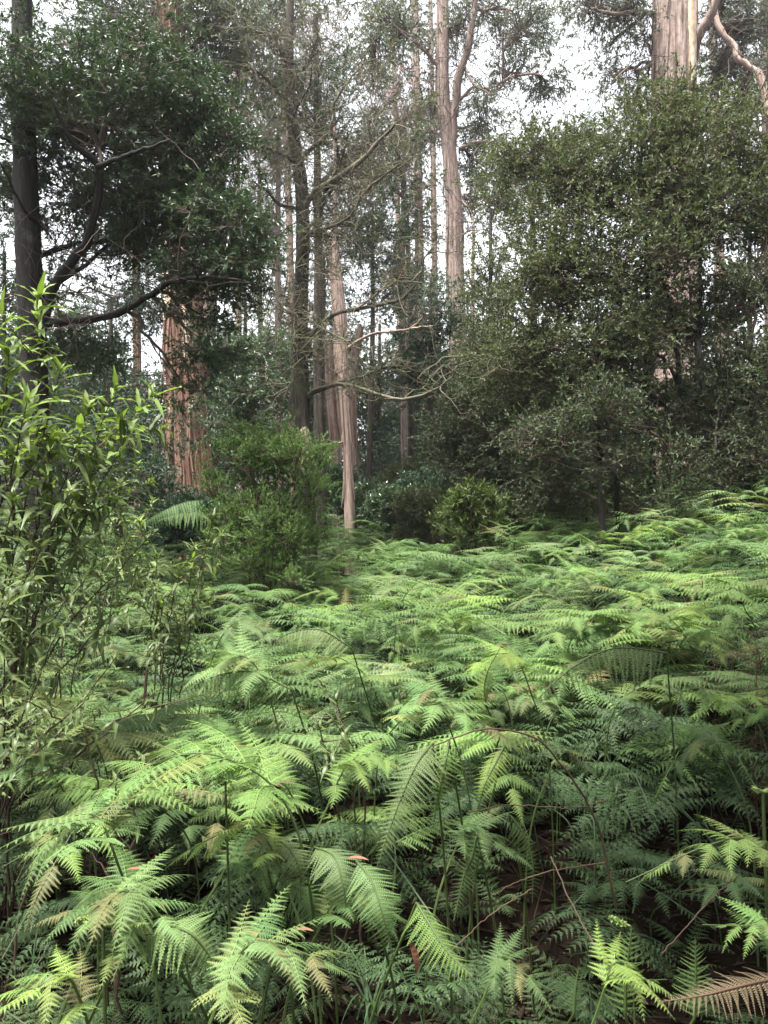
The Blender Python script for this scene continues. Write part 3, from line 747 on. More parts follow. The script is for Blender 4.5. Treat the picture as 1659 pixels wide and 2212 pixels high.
# --- massive gum top right
d = 20.0
t, pth = make_tree('massive_gum', P2([(1255, -500, 165), (1255, -200, 172), (1254, 0, 176), (1252, 300, 178), (1246, 500, 172), (1250, 900, 175), (1260, 1300, 185)]), d,
                   'bark_string', 'massive gum trunk with a cream bare stripe rising above the bushy tree at upper right', seed=11, extend=(9.1, 20, 24, .5), sides=96, n=160, fa=34, fs=.45, ridge=.07)
rg = np.random.default_rng(81)
wrap_strip(t, pth, at(0, 250, d)[2], at(0, -160, d)[2], 1.60 * math.pi, 1.78 * math.pi, 'wood_cream', 'bare_wood', lift=.03, ragged=.06, seed=3)
gl = []
for pts in ([(1335, 260, 50), (1350, 180, 48), (1385, 110, 46), (1430, 20, 40), (1460, -100, 30)],
            [(1180, 60, 26), (1100, 50, 22), (1000, 60, 16), (880, 30, 9)],
            [(1170, 260, 12), (1110, 300, 11), (1060, 290, 8), (1000, 340, 5)],
            [(1430, -40, 26), (1432, 60, 26), (1455, 140, 28), (1515, 200, 28), (1525, 250, 28), (1580, 285, 30), (1625, 330, 34), (1650, 420, 34), (1660, 520, 30)]):
    gl.append(limb(t, P2(pts), d, 1.0, 'bark_string' if pts[0][0] != 1430 else 'bark_pale', wob=.02))
lm, tm = MB(), MB()
src = np.concatenate([p[:, :3] for p in gl] + [pth[110:, :3]])
fill_crown(rg, lm, tm, src, [p2e(1030, 40, 20, 120, 55, 1.3, 2900), p2e(880, 0, 20, 100, 50, 1.5, 1800), p2e(1120, 150, 20, 45, 60, 1, 700), p2e(1000, 330, 21, 90, 80, 1, 900), p2e(970, 200, 21, 60, 30, 1, 450),
                             p2e(1490, 60, 21, 100, 90, 1.5, 3000), p2e(1450, 330, 22, 100, 120, 1.5, 4200), p2e(1560, 480, 22, 100, 100, 1.5, 3400), p2e(1590, 130, 21, 90, 100, 1.5, 3000), p2e(1090, 420, 21, 80, 50, 1, 1100)],
           leaf=(.13, .036), clump=60, rc=.5, droop=.8, br=.024, nl=10)
bare_twigs(rg, tm, gl, per=26, length=1.5, r0=.014, curl=.35)
crown_parts(t, lm, tm, 'gum')
strips(t, pth, 36, 'bark_string', rg, L=(1, 3), w=(.05, .12), out=.08, zr=(.3, .75))

simple_tree('gum_tree', P2([(1640, -300, 26), (1640, 0, 28), (1645, 300, 30), (1650, 600, 32), (1655, 900, 34)]), 23.0, 'bark_string',
            'slim reddish gum trunk cut by the right edge of the photo', seed=12, extend=(11.4, 23, 24, .15),
            crown=[p2e(1640, 250, 23, 90, 160, 1.5, 3000), p2e(1700, 80, 23, 120, 120, 1.5, 2600)])

# --- broken pale leaning stem upper centre
simple_tree('gum_tree', [(545, 60, 16), (522, 140, 22), (505, 205, 22), (470, 420, 26), (450, 700, 30)], 19, 'bark_string',
            'leaning pale gum stem high up between the dark crown and the lichened tree', seed=13, extend=(-2.9, 19, 16, .06),
            crown=[pe(600, 20, 19, 90, 70, 1.2, 3000), pe(540, 260, 19.5, 70, 90, 1.2, 1700)])

# --- slender background gums
bg = [(913, 22, 500, 30, 'orange brown gum trunk standing alone in the gap left of the tall gum', 'bark_string'),
      (634, 17, 800, 26, 'thin pale trunk seen just left of the lichened tree near the ground', 'bark_pale'),
      (945, 14, 850, 30, 'thin orange gum stem low in the shade below the tall gum', 'bark_string'),
      (868, 13, 850, 34, 'thin grey gum far back in the dark gap at the centre', 'bark_pale'),
      #(855, 10, 880, 42, 'very thin whitish gum furthest back in the central gap', 'bark_pale'),
      (520, 14, 800, 27, 'thin pale gum behind the glossy foliage right of the red gum', 'bark_string'),
      #(540, 10, 420, 32, 'slim whitish gum high up left of the lichened tree', 'bark_pale'),
      (300, 18, 800, 24, 'thin orange trunk low in the shade left of the red gum', 'bark_red'),
      #(1120, 26, 500, 34, 'grey brown gum behind the top of the bushy tree left side', 'bark_string'),
      #(1330, 20, 500, 36, 'slim gum behind the middle of the bushy tree', 'bark_string'),
      (1560, 24, 600, 30, 'brown gum trunk seen through the gap in the right hand bushy tree', 'bark_string'),
      #(740, 18, 300, 36, 'slim grey gum directly behind the limbs of the lichened tree', 'bark_string')
      ]
for i, (u, w, v0, d, lab, mat) in enumerate(bg):
    rg = np.random.default_rng(300 + i)
    pts = [(u - 26 + rg.uniform(-8, 8), -300, w * .5), (u - 14 + rg.uniform(-6, 6), 200, w * .75), (u - 6, 600, w * .9), (u, 1000, w * 1.05)]
    cr = [(at(u + rg.uniform(-90, 90), rg.uniform(-40, 380), d + rg.uniform(-2, 2)), np.array([1.5, 1.3, 1.1]) * rg.uniform(.6, 1.1), int(800)) for _ in range(3)]
    simple_tree('slender_gum', pts, d, mat, lab, crown=cr, leaf=(.17, .05), clump=60, rc=.6, seed=300 + i, sides=16, n=50, group='slender gums standing far back')

# --- middle-storey dark trees (wattles), crown and trunk each
mid = [([(805, 700, 10), (800, 900, 12)], 17, [pe(800, 500, 17, 90, 90, 1.3, 6000), pe(850, 620, 17, 80, 70, 1.2, 4200), pe(790, 380, 17.5, 60, 60, 1, 2200)], 'wattle', 'dark green wattle crown right behind the slim pale gum'),
       ([(930, 850, 12), (935, 1000, 14)], 16, [pe(930, 700, 16, 80, 90, 1.2, 5600), pe(880, 790, 16, 90, 70, 1.2, 4600), pe(960, 830, 16, 60, 60, 1.2, 2600)], 'wattle', 'dark wattle below the tall gum behind the lowest bare limbs'),
       ([(530, 900, 12), (545, 1050, 14)], 12.5, [pe(520, 740, 12.5, 80, 70, 1, 4200), pe(560, 840, 12.5, 90, 70, 1, 4200), pe(500, 900, 12.5, 80, 90, 1, 4600), pe(600, 760, 13, 40, 70, .8, 1500)], 'bluegreen', 'glossy leaved tree between the red gum and the lichened tree'),
       ([(240, 900, 12), (250, 1050, 16)], 13, [pe(200, 850, 13, 150, 90, 1.2, 6000), pe(300, 940, 12, 110, 90, 1, 5000), pe(330, 1050, 11.5, 110, 70, 1, 4200), pe(100, 950, 12, 140, 100, 1, 5200)], 'wattle', 'shadowy tree behind the leafy left shrub'),
       ([(560, 600, 10), (570, 900, 14)], 22, [pe(560, 420, 22, 70, 140, 2, 3600), pe(600, 620, 22, 60, 110, 2, 3200), pe(540, 650, 22, 70, 80, 1.5, 2600)], 'olive', 'pale olive tree with fine foliage in the gap left of the lichened tree'),
       ([(860, 330, 8), (880, 500, 10), (890, 900, 14)], 18, [pe(860, 330, 18, 90, 100, 1.5, 2200), pe(900, 470, 18.5, 70, 110, 1.5, 2400), pe(780, 130, 19, 100, 110, 1.5, 1700), pe(700, 60, 19, 90, 70, 1.5, 1300)], 'olive', 'thin brownish crown spreading left of the tall gum'),
       ([(1060, 700, 10), (1065, 900, 14)], 15, [pe(1060, 620, 15, 60, 110, 1.1, 4600), pe(1090, 420, 15.5, 70, 110, 1.2, 4200), pe(1050, 800, 14.5, 70, 100, 1.1, 4600)], 'hazel', 'olive leaved tree just right of the tall gum'),
       ([(1150, 500, 10), (1160, 900, 14)], 17, [pe(1130, 380, 17, 60, 80, 1.2, 2800), pe(1210, 350, 17, 80, 60, 1.2, 3000), pe(1280, 330, 17, 60, 60, 1.2, 2000)], 'gum', 'grey green crown just above the left shoulder of the bushy tree'),
       ([(1620, 700, 10), (1625, 900, 14)], 13, [pe(1600, 380, 13, 80, 60, 1, 3000), pe(1640, 560, 13, 70, 110, 1, 4200), pe(1640, 780, 12.5, 80, 110, 1, 4600)], 'hazel', 'olive leaved tree at the right edge behind the bushy tree'),
       ([(700, 800, 10), (705, 1000, 14)], 20, [pe(690, 900, 20, 80, 120, 1.6, 8600), pe(740, 740, 20, 60, 90, 1.6, 4600), pe(630, 820, 20, 70, 130, 1.5, 6400), pe(720, 560, 20.5, 60, 110, 1.6, 2600)], 'wattle', 'dark foliage filling the gap behind the foot of the pale gums'),
       ([(820, 950, 10), (825, 1020, 14)], 21, [pe(830, 930, 21, 90, 90, 1.6, 7000), pe(900, 980, 20, 90, 60, 1.6, 6600), pe(790, 830, 21, 60, 70, 1.5, 2600), pe(860, 1020, 19, 100, 40, 1.5, 4600)], 'wattle', 'shadowy low tree closing the central gap'),
       ([(600, 500, 10), (605, 900, 14)], 23, [pe(610, 300, 23, 60, 120, 1.8, 3000), pe(575, 520, 23, 60, 110, 1.8, 3400), pe(620, 760, 23, 70, 120, 1.8, 4200), pe(690, 660, 23.5, 60, 90, 1.8, 3000), pe(740, 420, 23, 50, 90, 1.8, 2200)], 'olive', 'loose olive foliage with sky specks behind the lichened tree'),
       ([(900, 700, 10), (905, 1000, 14)], 22, [pe(890, 620, 22, 80, 90, 1.6, 4200), pe(900, 850, 22, 80, 90, 1.6, 6600), pe(980, 900, 21, 60, 100, 1.6, 6200)], 'wattle', 'dark foliage filling the gap under the tall gum further back'),
       ([(60, 700, 10), (70, 1000, 14)], 15, [pe(60, 860, 16, 130, 120, 1.0, 8600), pe(250, 840, 17.5, 140, 120, 1.0, 9600), pe(480, 960, 17.5, 120, 90, 1.6, 7600), pe(150, 680, 15.5, 110, 50, 1.4, 2000), pe(300, 650, 17.5, 90, 90, 1.0, 5600), pe(480, 800, 17.5, 80, 110, 1.0, 5600)], 'wattle', 'dark foliage behind the leftmost trunk and its lowest limb'),
       ([(10, 800, 10), (20, 1000, 14)], 12, [pe(10, 560, 12, 60, 70, 1, 1300), pe(20, 760, 12, 110, 90, 1, 3600)], 'wattle', 'dark foliage tree behind the leftmost trunk'),
       ]
for i, (pts, d, cr, lmat, lab) in enumerate(mid):
    simple_tree('understorey_tree', pts if len(pts) > 2 else [(pts[0][0], pts[0][1] - 250, 6)] + pts, d, 'bark_dark', lab, crown=cr, leafmat=lmat,
                leaf=(.075, .022) if d < 14 else (.10, .028), clump=120, rc=.32 if d < 14 else .42, droop=.25, seed=400 + i, sides=14, n=40, br=.012, group='understorey trees')

# --- leafless trees: a haze of fine pinkish twigs
for i, (u, d, cr, lab) in enumerate([
        (870, 18.5, [pe(850, 250, 18.5, 100, 110, 1.3, 4200), pe(890, 430, 18.5, 70, 90, 1.2, 2600), pe(800, 380, 18.5, 70, 70, 1.2, 1800)], 'leafless tree with a haze of fine pinkish twigs left of the tall gum'),
        (600, 16.5, [pe(590, 330, 16.5, 60, 90, 1.2, 2200), pe(560, 480, 16.5, 50, 90, 1.2, 1800), pe(700, 130, 16.5, 80, 90, 1.2, 1800)], 'leafless tree of fine brown twigs left of the lichened tree')]):
    t, pth = make_tree('bare_tree', [(u + 4, 250, 8), (u, 600, 12), (u + 4, 1000, 16)], d, 'bark_string', lab, seed=480 + i, sides=14, n=40)
    tm = MB()
    fill_crown(np.random.default_rng(480 + i), MB(), tm, pth[14:, :3], cr, clump=60, rc=.5, br=.010, nl=8, bare=True, twigr=.0035)
    crown_parts(t, None, tm, '', 'bark_string')

# --- bushy hazel-like trees filling the right
def bushy(label, stems, d, ells, mat, leaf, seed, clump=90, rc=.28, name='bushy_tree', br=.010, up=.5):
    base = at(stems[0][0][0], 1130, d)
    t = thing(name, (base[0], base[1], gz(base[0], base[1])), label, 'tree', 'bushy understorey trees')
    rg = np.random.default_rng(seed)
    sp = []
    for st in stems:
        P = [(*at(u, v, d + rg.uniform(-.25, .25)), w * .5 * d / FPX) for u, v, w in st]
        x, y, z, r = P[0]
        if z > gz(x, y) and st[0][1] > 1050: P = [(x + .03, y, gz(x, y) - .15, r * 1.2)] + P
        path = smooth_path(P, 26); path[2:-1, :3] += rg.normal(size=(23, 3)) * .012
        V, F, U = tubes(path[None, :, :3], path[None, :, 3], 8); mb = MB(); mb.add(V, F, U)
        mb.build('trunk' if st[0][2] > 15 else 'branch', M['bark_black'], t, smooth=True, offset=t.location)
        sp.append(path)
    lm, tm = MB(), MB()
    src = np.concatenate([p[6:, :3] for p in sp])
    fill_crown(rg, lm, tm, src, ells, leaf=(leaf[0] * 1.1, leaf[1] * 1.25), clump=clump, rc=rc * 1.25, droop=.05, spread=1.0, up=up, br=br, nl=13, flat=.35, dens=1.25)
    bare_twigs(rg, tm, sp, per=9, length=.9, r0=.005, curl=.2, up=.5)
    crown_parts(t, lm, tm, mat, 'stem')
    return t
S5 = lambda l: [(*r5(a, b), w * .4667) for a, b, w in l]
bushy('largest bushy olive green tree filling the right side above the ferns',
      [S5([(1130, 1310, 44), (1115, 1000, 42), (1105, 750, 40), (1100, 560, 34), (1100, 200, 24), (1090, -200, 10)]),
       S5([(1110, 760, 20), (1180, 740, 18), (1080, 650, 15), (960, 540, 13), (860, 410, 10), (790, 330, 6)][1:]),
       S5([(1260, 700, 22), (1220, 600, 18), (1130, 470, 14), (1040, 360, 11), (960, 260, 7)]),
       S5([(1340, 900, 34), (1335, 600, 32), (1345, 300, 26), (1350, 0, 14)]),
       S5([(1260, 900, 30), (1240, 480, 22), (1200, 250, 16), (1130, 50, 10), (1100, -100, 5)]),
       S5([(1250, 760, 12), (1100, 720, 11), (950, 690, 9), (790, 675, 5)])], 10.0,
      [pe(1400, 380, 10, 150, 130, .9, 9000), pe(1250, 420, 10.2, 130, 110, .9, 7000), pe(1450, 230, 10, 60, 60, .5, 1900), pe(1480, 280, 10, 50, 60, .5, 1500), pe(1380, 250, 10, 40, 50, .4, 900), pe(1330, 570, 9.8, 190, 120, .9, 10000),
       pe(1500, 480, 10, 120, 120, .8, 6500), pe(1180, 600, 10.2, 110, 130, .8, 6500), pe(1290, 750, 9.8, 180, 110, .8, 8500), pe(1480, 700, 10.4, 140, 110, .8, 4800),
       pe(1130, 780, 10.4, 90, 110, .8, 4500), pe(1600, 330, 10.4, 90, 70, .6, 3600), pe(1650, 420, 10.2, 70, 110, .6, 4200), pe(1570, 240, 10.6, 40, 50, .5, 900), pe(1180, 330, 10.3, 70, 50, .6, 2300), pe(1100, 370, 10.4, 40, 60, .5, 1100)],
      'hazel', (.055, .020), 501)
bushy('bushy tree with drooping shady branches low behind the right hand ferns',
      [S5([(890, 1320, 30), (885, 1150, 29), (880, 1000, 27), (870, 850, 20), (865, 700, 8)]),
       S5([(880, 890, 9), (740, 920, 9), (620, 950, 5)]),
       S5([(960, 1300, 26), (950, 1050, 22), (940, 900, 14)]),
       S5([(880, 880, 8), (1000, 870, 7), (1110, 860, 4)])], 8.8,
      [pe(1310, 890, 8.8, 80, 40, .4, 1500), pe(1200, 950, 9, 130, 60, .6, 2600), pe(1340, 1010, 8.8, 90, 50, .5, 1200), pe(1200, 1050, 9.2, 80, 50, .5, 1300), pe(1480, 1010, 8.8, 70, 40, .4, 900), pe(1390, 1090, 8.9, 100, 40, .5, 1100), pe(1290, 850, 8.8, 30, 30, .2, 350)],
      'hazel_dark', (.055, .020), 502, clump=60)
bushy('grey green bushy tree in deep shade behind the small round shrubs',
      [S5([(420, 1180, 20), (400, 900, 17), (380, 600, 12), (385, 350, 7)]), S5([(300, 1150, 14), (330, 950, 12), (300, 750, 8)]), S5([(560, 1180, 18), (540, 900, 15), (520, 650, 9)])], 12.0,
      [pe(1030, 900, 12, 90, 90, .9, 6000), pe(1140, 880, 12, 100, 100, .9, 6500), pe(1060, 1010, 12, 130, 60, .9, 6000), pe(980, 960, 12.5, 70, 70, .7, 3600), pe(1180, 1040, 11.6, 110, 55, .8, 5200), pe(1100, 740, 12, 90, 80, .8, 4600)],
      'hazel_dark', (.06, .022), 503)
bushy('dark leaved bushy tree at the right edge with many thin upright stems',
      [S5([(1420 + 40 * k, 1330, 16), (1410 + 42 * k, 1000, 13), (1430 + 36 * k, 700, 9), (1440 + 36 * k, 400, 5)]) for k in range(5)], 9.6,
      [pe(1600, 640, 9.8, 90, 90, .7, 3000), pe(1620, 820, 9.6, 90, 90, .7, 4200), pe(1530, 860, 10, 90, 80, .7, 3000), pe(1620, 980, 9.4, 80, 70, .6, 3000), pe(1500, 960, 10, 100, 60, .6, 2200), pe(1600, 1080, 9.6, 100, 40, .6, 2200), pe(1650, 480, 10, 60, 90, .6, 2300)],
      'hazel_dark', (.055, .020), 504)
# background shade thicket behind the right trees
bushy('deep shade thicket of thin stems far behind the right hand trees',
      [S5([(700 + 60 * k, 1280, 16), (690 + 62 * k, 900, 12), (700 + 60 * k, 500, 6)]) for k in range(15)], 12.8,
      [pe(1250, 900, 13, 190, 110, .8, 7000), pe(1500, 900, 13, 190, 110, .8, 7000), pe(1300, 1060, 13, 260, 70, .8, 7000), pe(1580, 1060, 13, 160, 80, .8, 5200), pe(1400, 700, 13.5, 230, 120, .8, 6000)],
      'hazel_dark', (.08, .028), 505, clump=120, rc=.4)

# ================================================================= BUSHES
# bright fine-leaved tea-tree bush
def bush(label, u, vb, d, ells, mat, leaf, seed, clump=120, rc=.16, nst=7, up=.6, nl=22, droop=-.1, spread=.5, name='bush', cat='bush', group=None, br=.006, twigr=.001, w=.25, flat=.3):
    b = at(u, vb, d); g = gz(b[0], b[1])
    t = thing(name, (b[0], b[1], g), label, cat, group)
    rg = np.random.default_rng(seed)
    sp = []
    top = max(c[2] + r[2] * .3 for c, r, n in ells)
    cx = np.mean([c[0] for c, r, n in ells]); cy = np.mean([c[1] for c, r, n in ells])
    for k in range(nst):
        e = np.array([cx + rg.normal() * w, cy + rg.normal() * w * .6, rg.uniform(.75, 1) * (top - g) + g])
        s0 = np.array([b[0] + rg.normal() * .06, b[1] + rg.normal() * .05, g - .05])
        path = bezier(s0, (s0 * .5 + e * .5) + np.array([0, 0, .1]) + rg.normal(size=3) * .05, e, 14)
        V, F, U = tubes(path, np.linspace(br * 2, br * .8, 14)[None], 6); mb = MB(); mb.add(V, F, U)
        mb.build('stem', M['stem'], t, smooth=True, offset=t.location)
        sp.append(path[0])
    src = np.concatenate([p[3:] for p in sp])
    lm, tm = MB(), MB()
    fill_crown(rg, lm, tm, src, ells, leaf=leaf, clump=clump, rc=rc, droop=droop, spread=spread, up=up, br=br * .6, nl=nl, flat=flat, twigr=twigr)
    lm.build('foliage', M[mat], t, offset=t.location)
    o = tm.build('twigs', M['stem'], t, smooth=True, offset=t.location); o['kind'] = 'stuff'
    return t
bush('bright yellow green fine leaved bush at the foot of the lichened tree', 570, 1245, 7.6,
     [pe(600, 1005, 7.6, 95, 55, .4, 11000), pe(505, 1000, 7.6, 45, 50, .3, 4000), pe(670, 1040, 7.4, 45, 75, .35, 4500), pe(690, 985, 7.5, 25, 30, .2, 1200), pe(465, 1050, 7.6, 25, 50, .2, 1600), pe(530, 945, 7.6, 22, 30, .15, 1100), pe(615, 940, 7.6, 20, 28, .15, 1000), pe(570, 1090, 7.6, 110, 70, .45, 14000), pe(500, 1090, 7.7, 40, 60, .3, 3500), pe(585, 1165, 7.5, 115, 60, .4, 15000), pe(505, 1160, 7.5, 40, 70, .25, 6000), pe(650, 1150, 7.4, 45, 60, .25, 5000), pe(575, 1235, 7.4, 100, 45, .35, 11000), pe(640, 985, 7.3, 70, 30, .2, 3000), pe(560, 965, 7.6, 60, 30, .25, 3500)],
     'teatree', (.030, .0085), 601, clump=420, rc=.19, nl=30, spread=.6, up=.9, nst=9)
for i, (u, v, d, ru, rv, lab, mat, n) in enumerate([
        (850, 1080, 13, 50, 40, 'rounded green shrub just right of the slim pale gum above the ferns', 'bluegreen', 4200),
        (790, 1065, 13.6, 30, 32, 'small blue green shrub touching the foot of the slim pale gum', 'bluegreen', 2400),
        (1022, 1082, 9.8, 45, 38, 'light green leafy shrub standing out of the ferns left of the bushy trees', 'shrub', 3600),
        (925, 1040, 14.5, 60, 40, 'shadowy green shrub behind the rounded ones in the central gap', 'wattle', 4200),
        (880, 1020, 16, 50, 30, 'olive shrub furthest back in the central gap', 'hazel', 2600),
        (740, 1035, 15.5, 30, 40, 'dark shrub between the bright bush and the slim pale gum', 'wattle', 2200),
        (905, 1085, 12.2, 42, 32, 'pale olive shrub between the two rounded green shrubs above the ferns', 'olive', 3400),
        (960, 1070, 13.2, 50, 34, 'spreading blue green shrub in front of the deep shade', 'bluegreen', 3600),
        (1085, 1090, 11.0, 40, 26, 'low olive shrub at the foot of the shady bushy tree', 'hazel', 2600),
        (400, 1110, 10.5, 70, 40, 'dark low shrub hiding the foot of the red gum', 'wattle', 4600),
        (975, 1095, 10.6, 22, 25, 'small thin leaved sapling left of the light green leafy shrub', 'shrub', 900)]):
    bush(lab, u, 1150, d, [pe(u, v + 6, d, ru * 1.1, rv * .72, ru * d / FPX * .8, n), pe(u - ru * .5, v + 25, d, ru * .7, rv * .9, .3, n // 2), pe(u + ru * .5, v + 27, d, ru * .7, rv * .9, .3, n // 2), pe(u, v + 60, d, ru * 1.1, rv * .9, .3, n // 2)], mat, (.075, .024), 620 + i,
         clump=70, rc=.2, nl=12, spread=.9, droop=.1, group='small shrubs at the far edge of the ferns')

# ================================================================= SURROUNDING FOREST
rg = np.random.default_rng(900)
lm, tm = MB(), MB()
def far_ring(a0, a1, r0, r1_, k, zlo, zhi, leafL, n_per, h=(6, 22), every=1, gap=False):
    ang = rg.uniform(a0, a1, k)
    if gap: ang = np.where((ang > .12) & (ang < .42), ang - .6, ang)
    rad = rg.uniform(r0, r1_, k)
    cx = np.sin(ang) * rad; cy = np.cos(ang) * rad
    g0 = ground(cx, cy)
    top = rg.uniform(*h, k)
    P = np.stack([np.stack([cx, cy, g0 - .3], 1), np.stack([cx + rg.normal(size=k) * .3, cy, g0 + top * .5], 1), np.stack([cx + rg.normal(size=k) * .5, cy, g0 + top], 1)], 1)
    kk = slice(None, None, every)
    V, F, U = tubes(P[kk], rg.uniform(.08, .22, (k, 1))[kk] * np.array([[1, .8, .4]]), 7); tm.add(V, F, U)
    for i in range(k):
        m_ = 9
        zc = g0[i] + rg.uniform(zlo, zhi, m_) * top[i]
        c = np.stack([cx[i] + rg.normal(size=m_) * 1.5, cy[i] + rg.normal(size=m_) * 1.5, zc], 1)
        N = n_per
        ci = rg.integers(0, m_, N)
        pos = c[ci] + rg.normal(size=(N, 3)) * np.array([.9, .9, .7])
        V, F, U = leaf_quads(rg, pos, unit(rg.normal(size=(N, 3)) + np.array([0, 0, -.3])), rg.uniform(.6, 1.3, N) * leafL, rg.uniform(.6, 1.2, N) * leafL * .38, .4)
        lm.add(V, F, U)
far_ring(-.75, .75, 30, 58, 75, .0, .45, .46, 2000, (9, 20), 9)            # in front, low and thick
far_ring(-.75, .75, 34, 60, 10, .40, 1.0, .34, 400, (18, 26), 4, True)
far_ring(1.0, 2 * math.pi - 1.0, 12, 28, 60, .1, 1.0, .45, 520, (9, 20))     # beside and behind the camera
for cx, cy, cz, rx, ry, rz, N in ((2.2, 2.2, 5.2, 1.7, 1.6, .6, 9500), (0.5, 1.6, 5.0, .9, .9, .5, 4600), (3.2, -.5, 4.4, 1.8, 2.0, 1.4, 4200), (1.4, 0.2, 5.0, 1.4, 1.6, .6, 2600), (-.5, -4, 4.0, 3.0, 1.6, 2.2, 5200)):     # unseen leaf masses added overhead to shade the hollow
    c = ell_points(rg, np.array([cx, cy, cz]), np.array([rx, ry, rz]), N)
    V, F, U = leaf_quads(rg, c, unit(rg.normal(size=(N, 3))), rg.uniform(.12, .26, N), rg.uniform(.05, .09, N), .6); lm.add(V, F, U)
o = lm.build('surrounding_forest', M['far_leaf']); tag(o, 'far hazy wall of gum and wattle foliage all round the clearing, plus unseen shading leaves', 'forest', kind='stuff')
o2 = tm.build('surrounding_trunks', M['bark_string'], o, smooth=True); o2['kind'] = 'stuff'

# ================================================================= FERNS
def leaflet_geo(n_lobe=9, w=.16, droop=.18, lobe_gap=.30, tooth=.55):
    """a fern leaflet of unit length along +X: a pinnately cut blade, one quad a lobe on each side"""
    i = np.arange(n_lobe)
    x0 = i / n_lobe; x1 = (i + 1 - lobe_gap) / n_lobe
    xm = (x0 + x1) / 2
    prof = w * (1 - xm) ** .75 * (.75 + .5 * np.exp(-((xm - .12) / .25) ** 2)) + .012
    adv = .35 * prof
    tipw = (x1 - x0) * tooth
    V = []; U = []
    for s in (1, -1):
        a = np.stack([x0, 0 * x0, -droop * x0 ** 2], 1); b = np.stack([x1, 0 * x1, -droop * x1 ** 2], 1)
        c = np.stack([x1 + adv - (x1 - x0 - tipw) * .3, s * prof, -droop * (x1 + adv) ** 2 - prof * .22], 1)
        dd = np.stack([x0 + adv + (x1 - x0 - tipw) * .7, s * prof, -droop * (x0 + adv) ** 2 - prof * .22], 1)
        q = np.stack([a, b, c, dd] if s < 0 else [b, a, dd, c], 1).reshape(-1, 3)
        V.append(q)
        U.append(np.tile(np.array([[0, 0], [0, 0], [1, 0], [1, 0]]), (n_lobe, 1)))
    # a narrow wing along the midrib joins the lobes
    t = np.linspace(0, 1, 5); hw = w * .16 * (1 - t) ** .7 + .003
    wing = np.stack([np.stack([t, hw, -droop * t ** 2 + .004], 1), np.stack([t, -hw, -droop * t ** 2 + .004], 1)], 1).reshape(-1, 3)
    V.append(wing)
    U.append(np.tile(np.array([[.1, 0], [.1, 0]]), (5, 1)))
    k = 2 * n_lobe * 4
    F = [np.arange(k).reshape(-1, 4)]
    j = np.arange(4) * 2 + k
    F.append(np.stack([j, j + 1, j + 3, j + 2], 1))
    return np.concatenate(V), np.concatenate(F), np.concatenate(U)

LEAFLET = {'hi': [leaflet_geo(10, .185 + .015 * k, .10 + .1 * k, .10, .34) for k in range(3)],
           'mid': [leaflet_geo(6, .185, .16 + .08 * k, .16, .36) for k in range(2)],
           'low': [leaflet_geo(3, .17, .18, .30)],
           'ladder': [leaflet_geo(14, .080, .10 + .14 * k, .26, .5) for k in range(3)]}

def frond_frames(path, n_pairs, width, profile, rg, fwd=.42, droop=.2, start=.04, upv=(0, 0, 1), cup=0.0, jit=.06):
    """frames of the leaflets of a frond whose rachis follows path (m,3): origin, x axis, y axis, z axis, length"""
    m = len(path)
    seg = np.concatenate([[0], np.cumsum(np.linalg.norm(np.diff(path, axis=0), axis=1))]); tot = seg[-1]; seg = seg / tot
    t = start + (1 - start) * (np.arange(n_pairs) / n_pairs) ** .92
    T = unit(np.gradient(path, axis=0))
    out = []
    for s in (1, -1):
        tt = np.clip(t + (.012 if s > 0 else 0), 0, .995)
        o = np.stack([np.interp(tt, seg, path[:, k]) for k in range(3)], 1)
        tg = unit(np.stack([np.interp(tt, seg, T[:, k]) for k in range(3)], 1))
        up = np.broadcast_to(np.asarray(upv, float), tg.shape)
        side = unit(np.cross(tg, up)) * s
        nor = unit(np.cross(side, tg)) * s
        a = fwd + rg.normal(size=n_pairs) * jit + .5 * tt ** 3
        dr = droop + rg.normal(size=n_pairs) * jit
        X_ = side * np.cos(a)[:, None] + tg * np.sin(a)[:, None]
        X_ = unit(X_ - nor * dr[:, None] + nor * cup)
        Z_ = unit(nor - X_ * np.sum(nor * X_, 1, keepdims=True))
        Y_ = np.cross(Z_, X_)
        ln = width * profile(tt) * rg.uniform(.92, 1.06, n_pairs)
        out.append((o, X_, Y_, Z_, ln))
    # the tip leaflet
    tg = T[-1]; side = unit(np.cross(tg, np.asarray(upv, float))); nor = np.cross(side, tg)
    out.append((path[-3][None], tg[None], np.cross(nor, tg)[None], nor[None], np.array([width * profile(np.array([.9]))[0] * 1.0])))
    return [np.concatenate([o_[k] for o_ in out]) for k in range(5)]

def bake_frond(mb, frames, leaflets, rg):
    o, X_, Y_, Z_, ln = frames
    pick = rg.integers(0, len(leaflets), len(o))
    for q, (V, F, U) in enumerate(leaflets):
        sel = np.where(pick == q)[0]
        if not len(sel): continue
        k = len(V)
        W = o[sel, None] + (X_[sel, None] * V[None, :, :1] + Y_[sel, None] * V[None, :, 1:2] + Z_[sel, None] * V[None, :, 2:]) * ln[sel, None, None]
        Fs = (F[None] + (np.arange(len(sel)) * k)[:, None, None]).reshape(-1, 4)
        mb.add(W.reshape(-1, 3), Fs, np.tile(U, (len(sel), 1)))

tri = lambda t: (1 - t) ** .8 * (.62 + .38 * np.clip(t / .12, 0, 1)) + .02           # bracken pinna: a long triangle
lad = lambda t: np.clip(t / .18 + .35, 0, 1) * (1 - t ** 2.2) ** .8 + .02               # ladder-like frond: widest in the middle

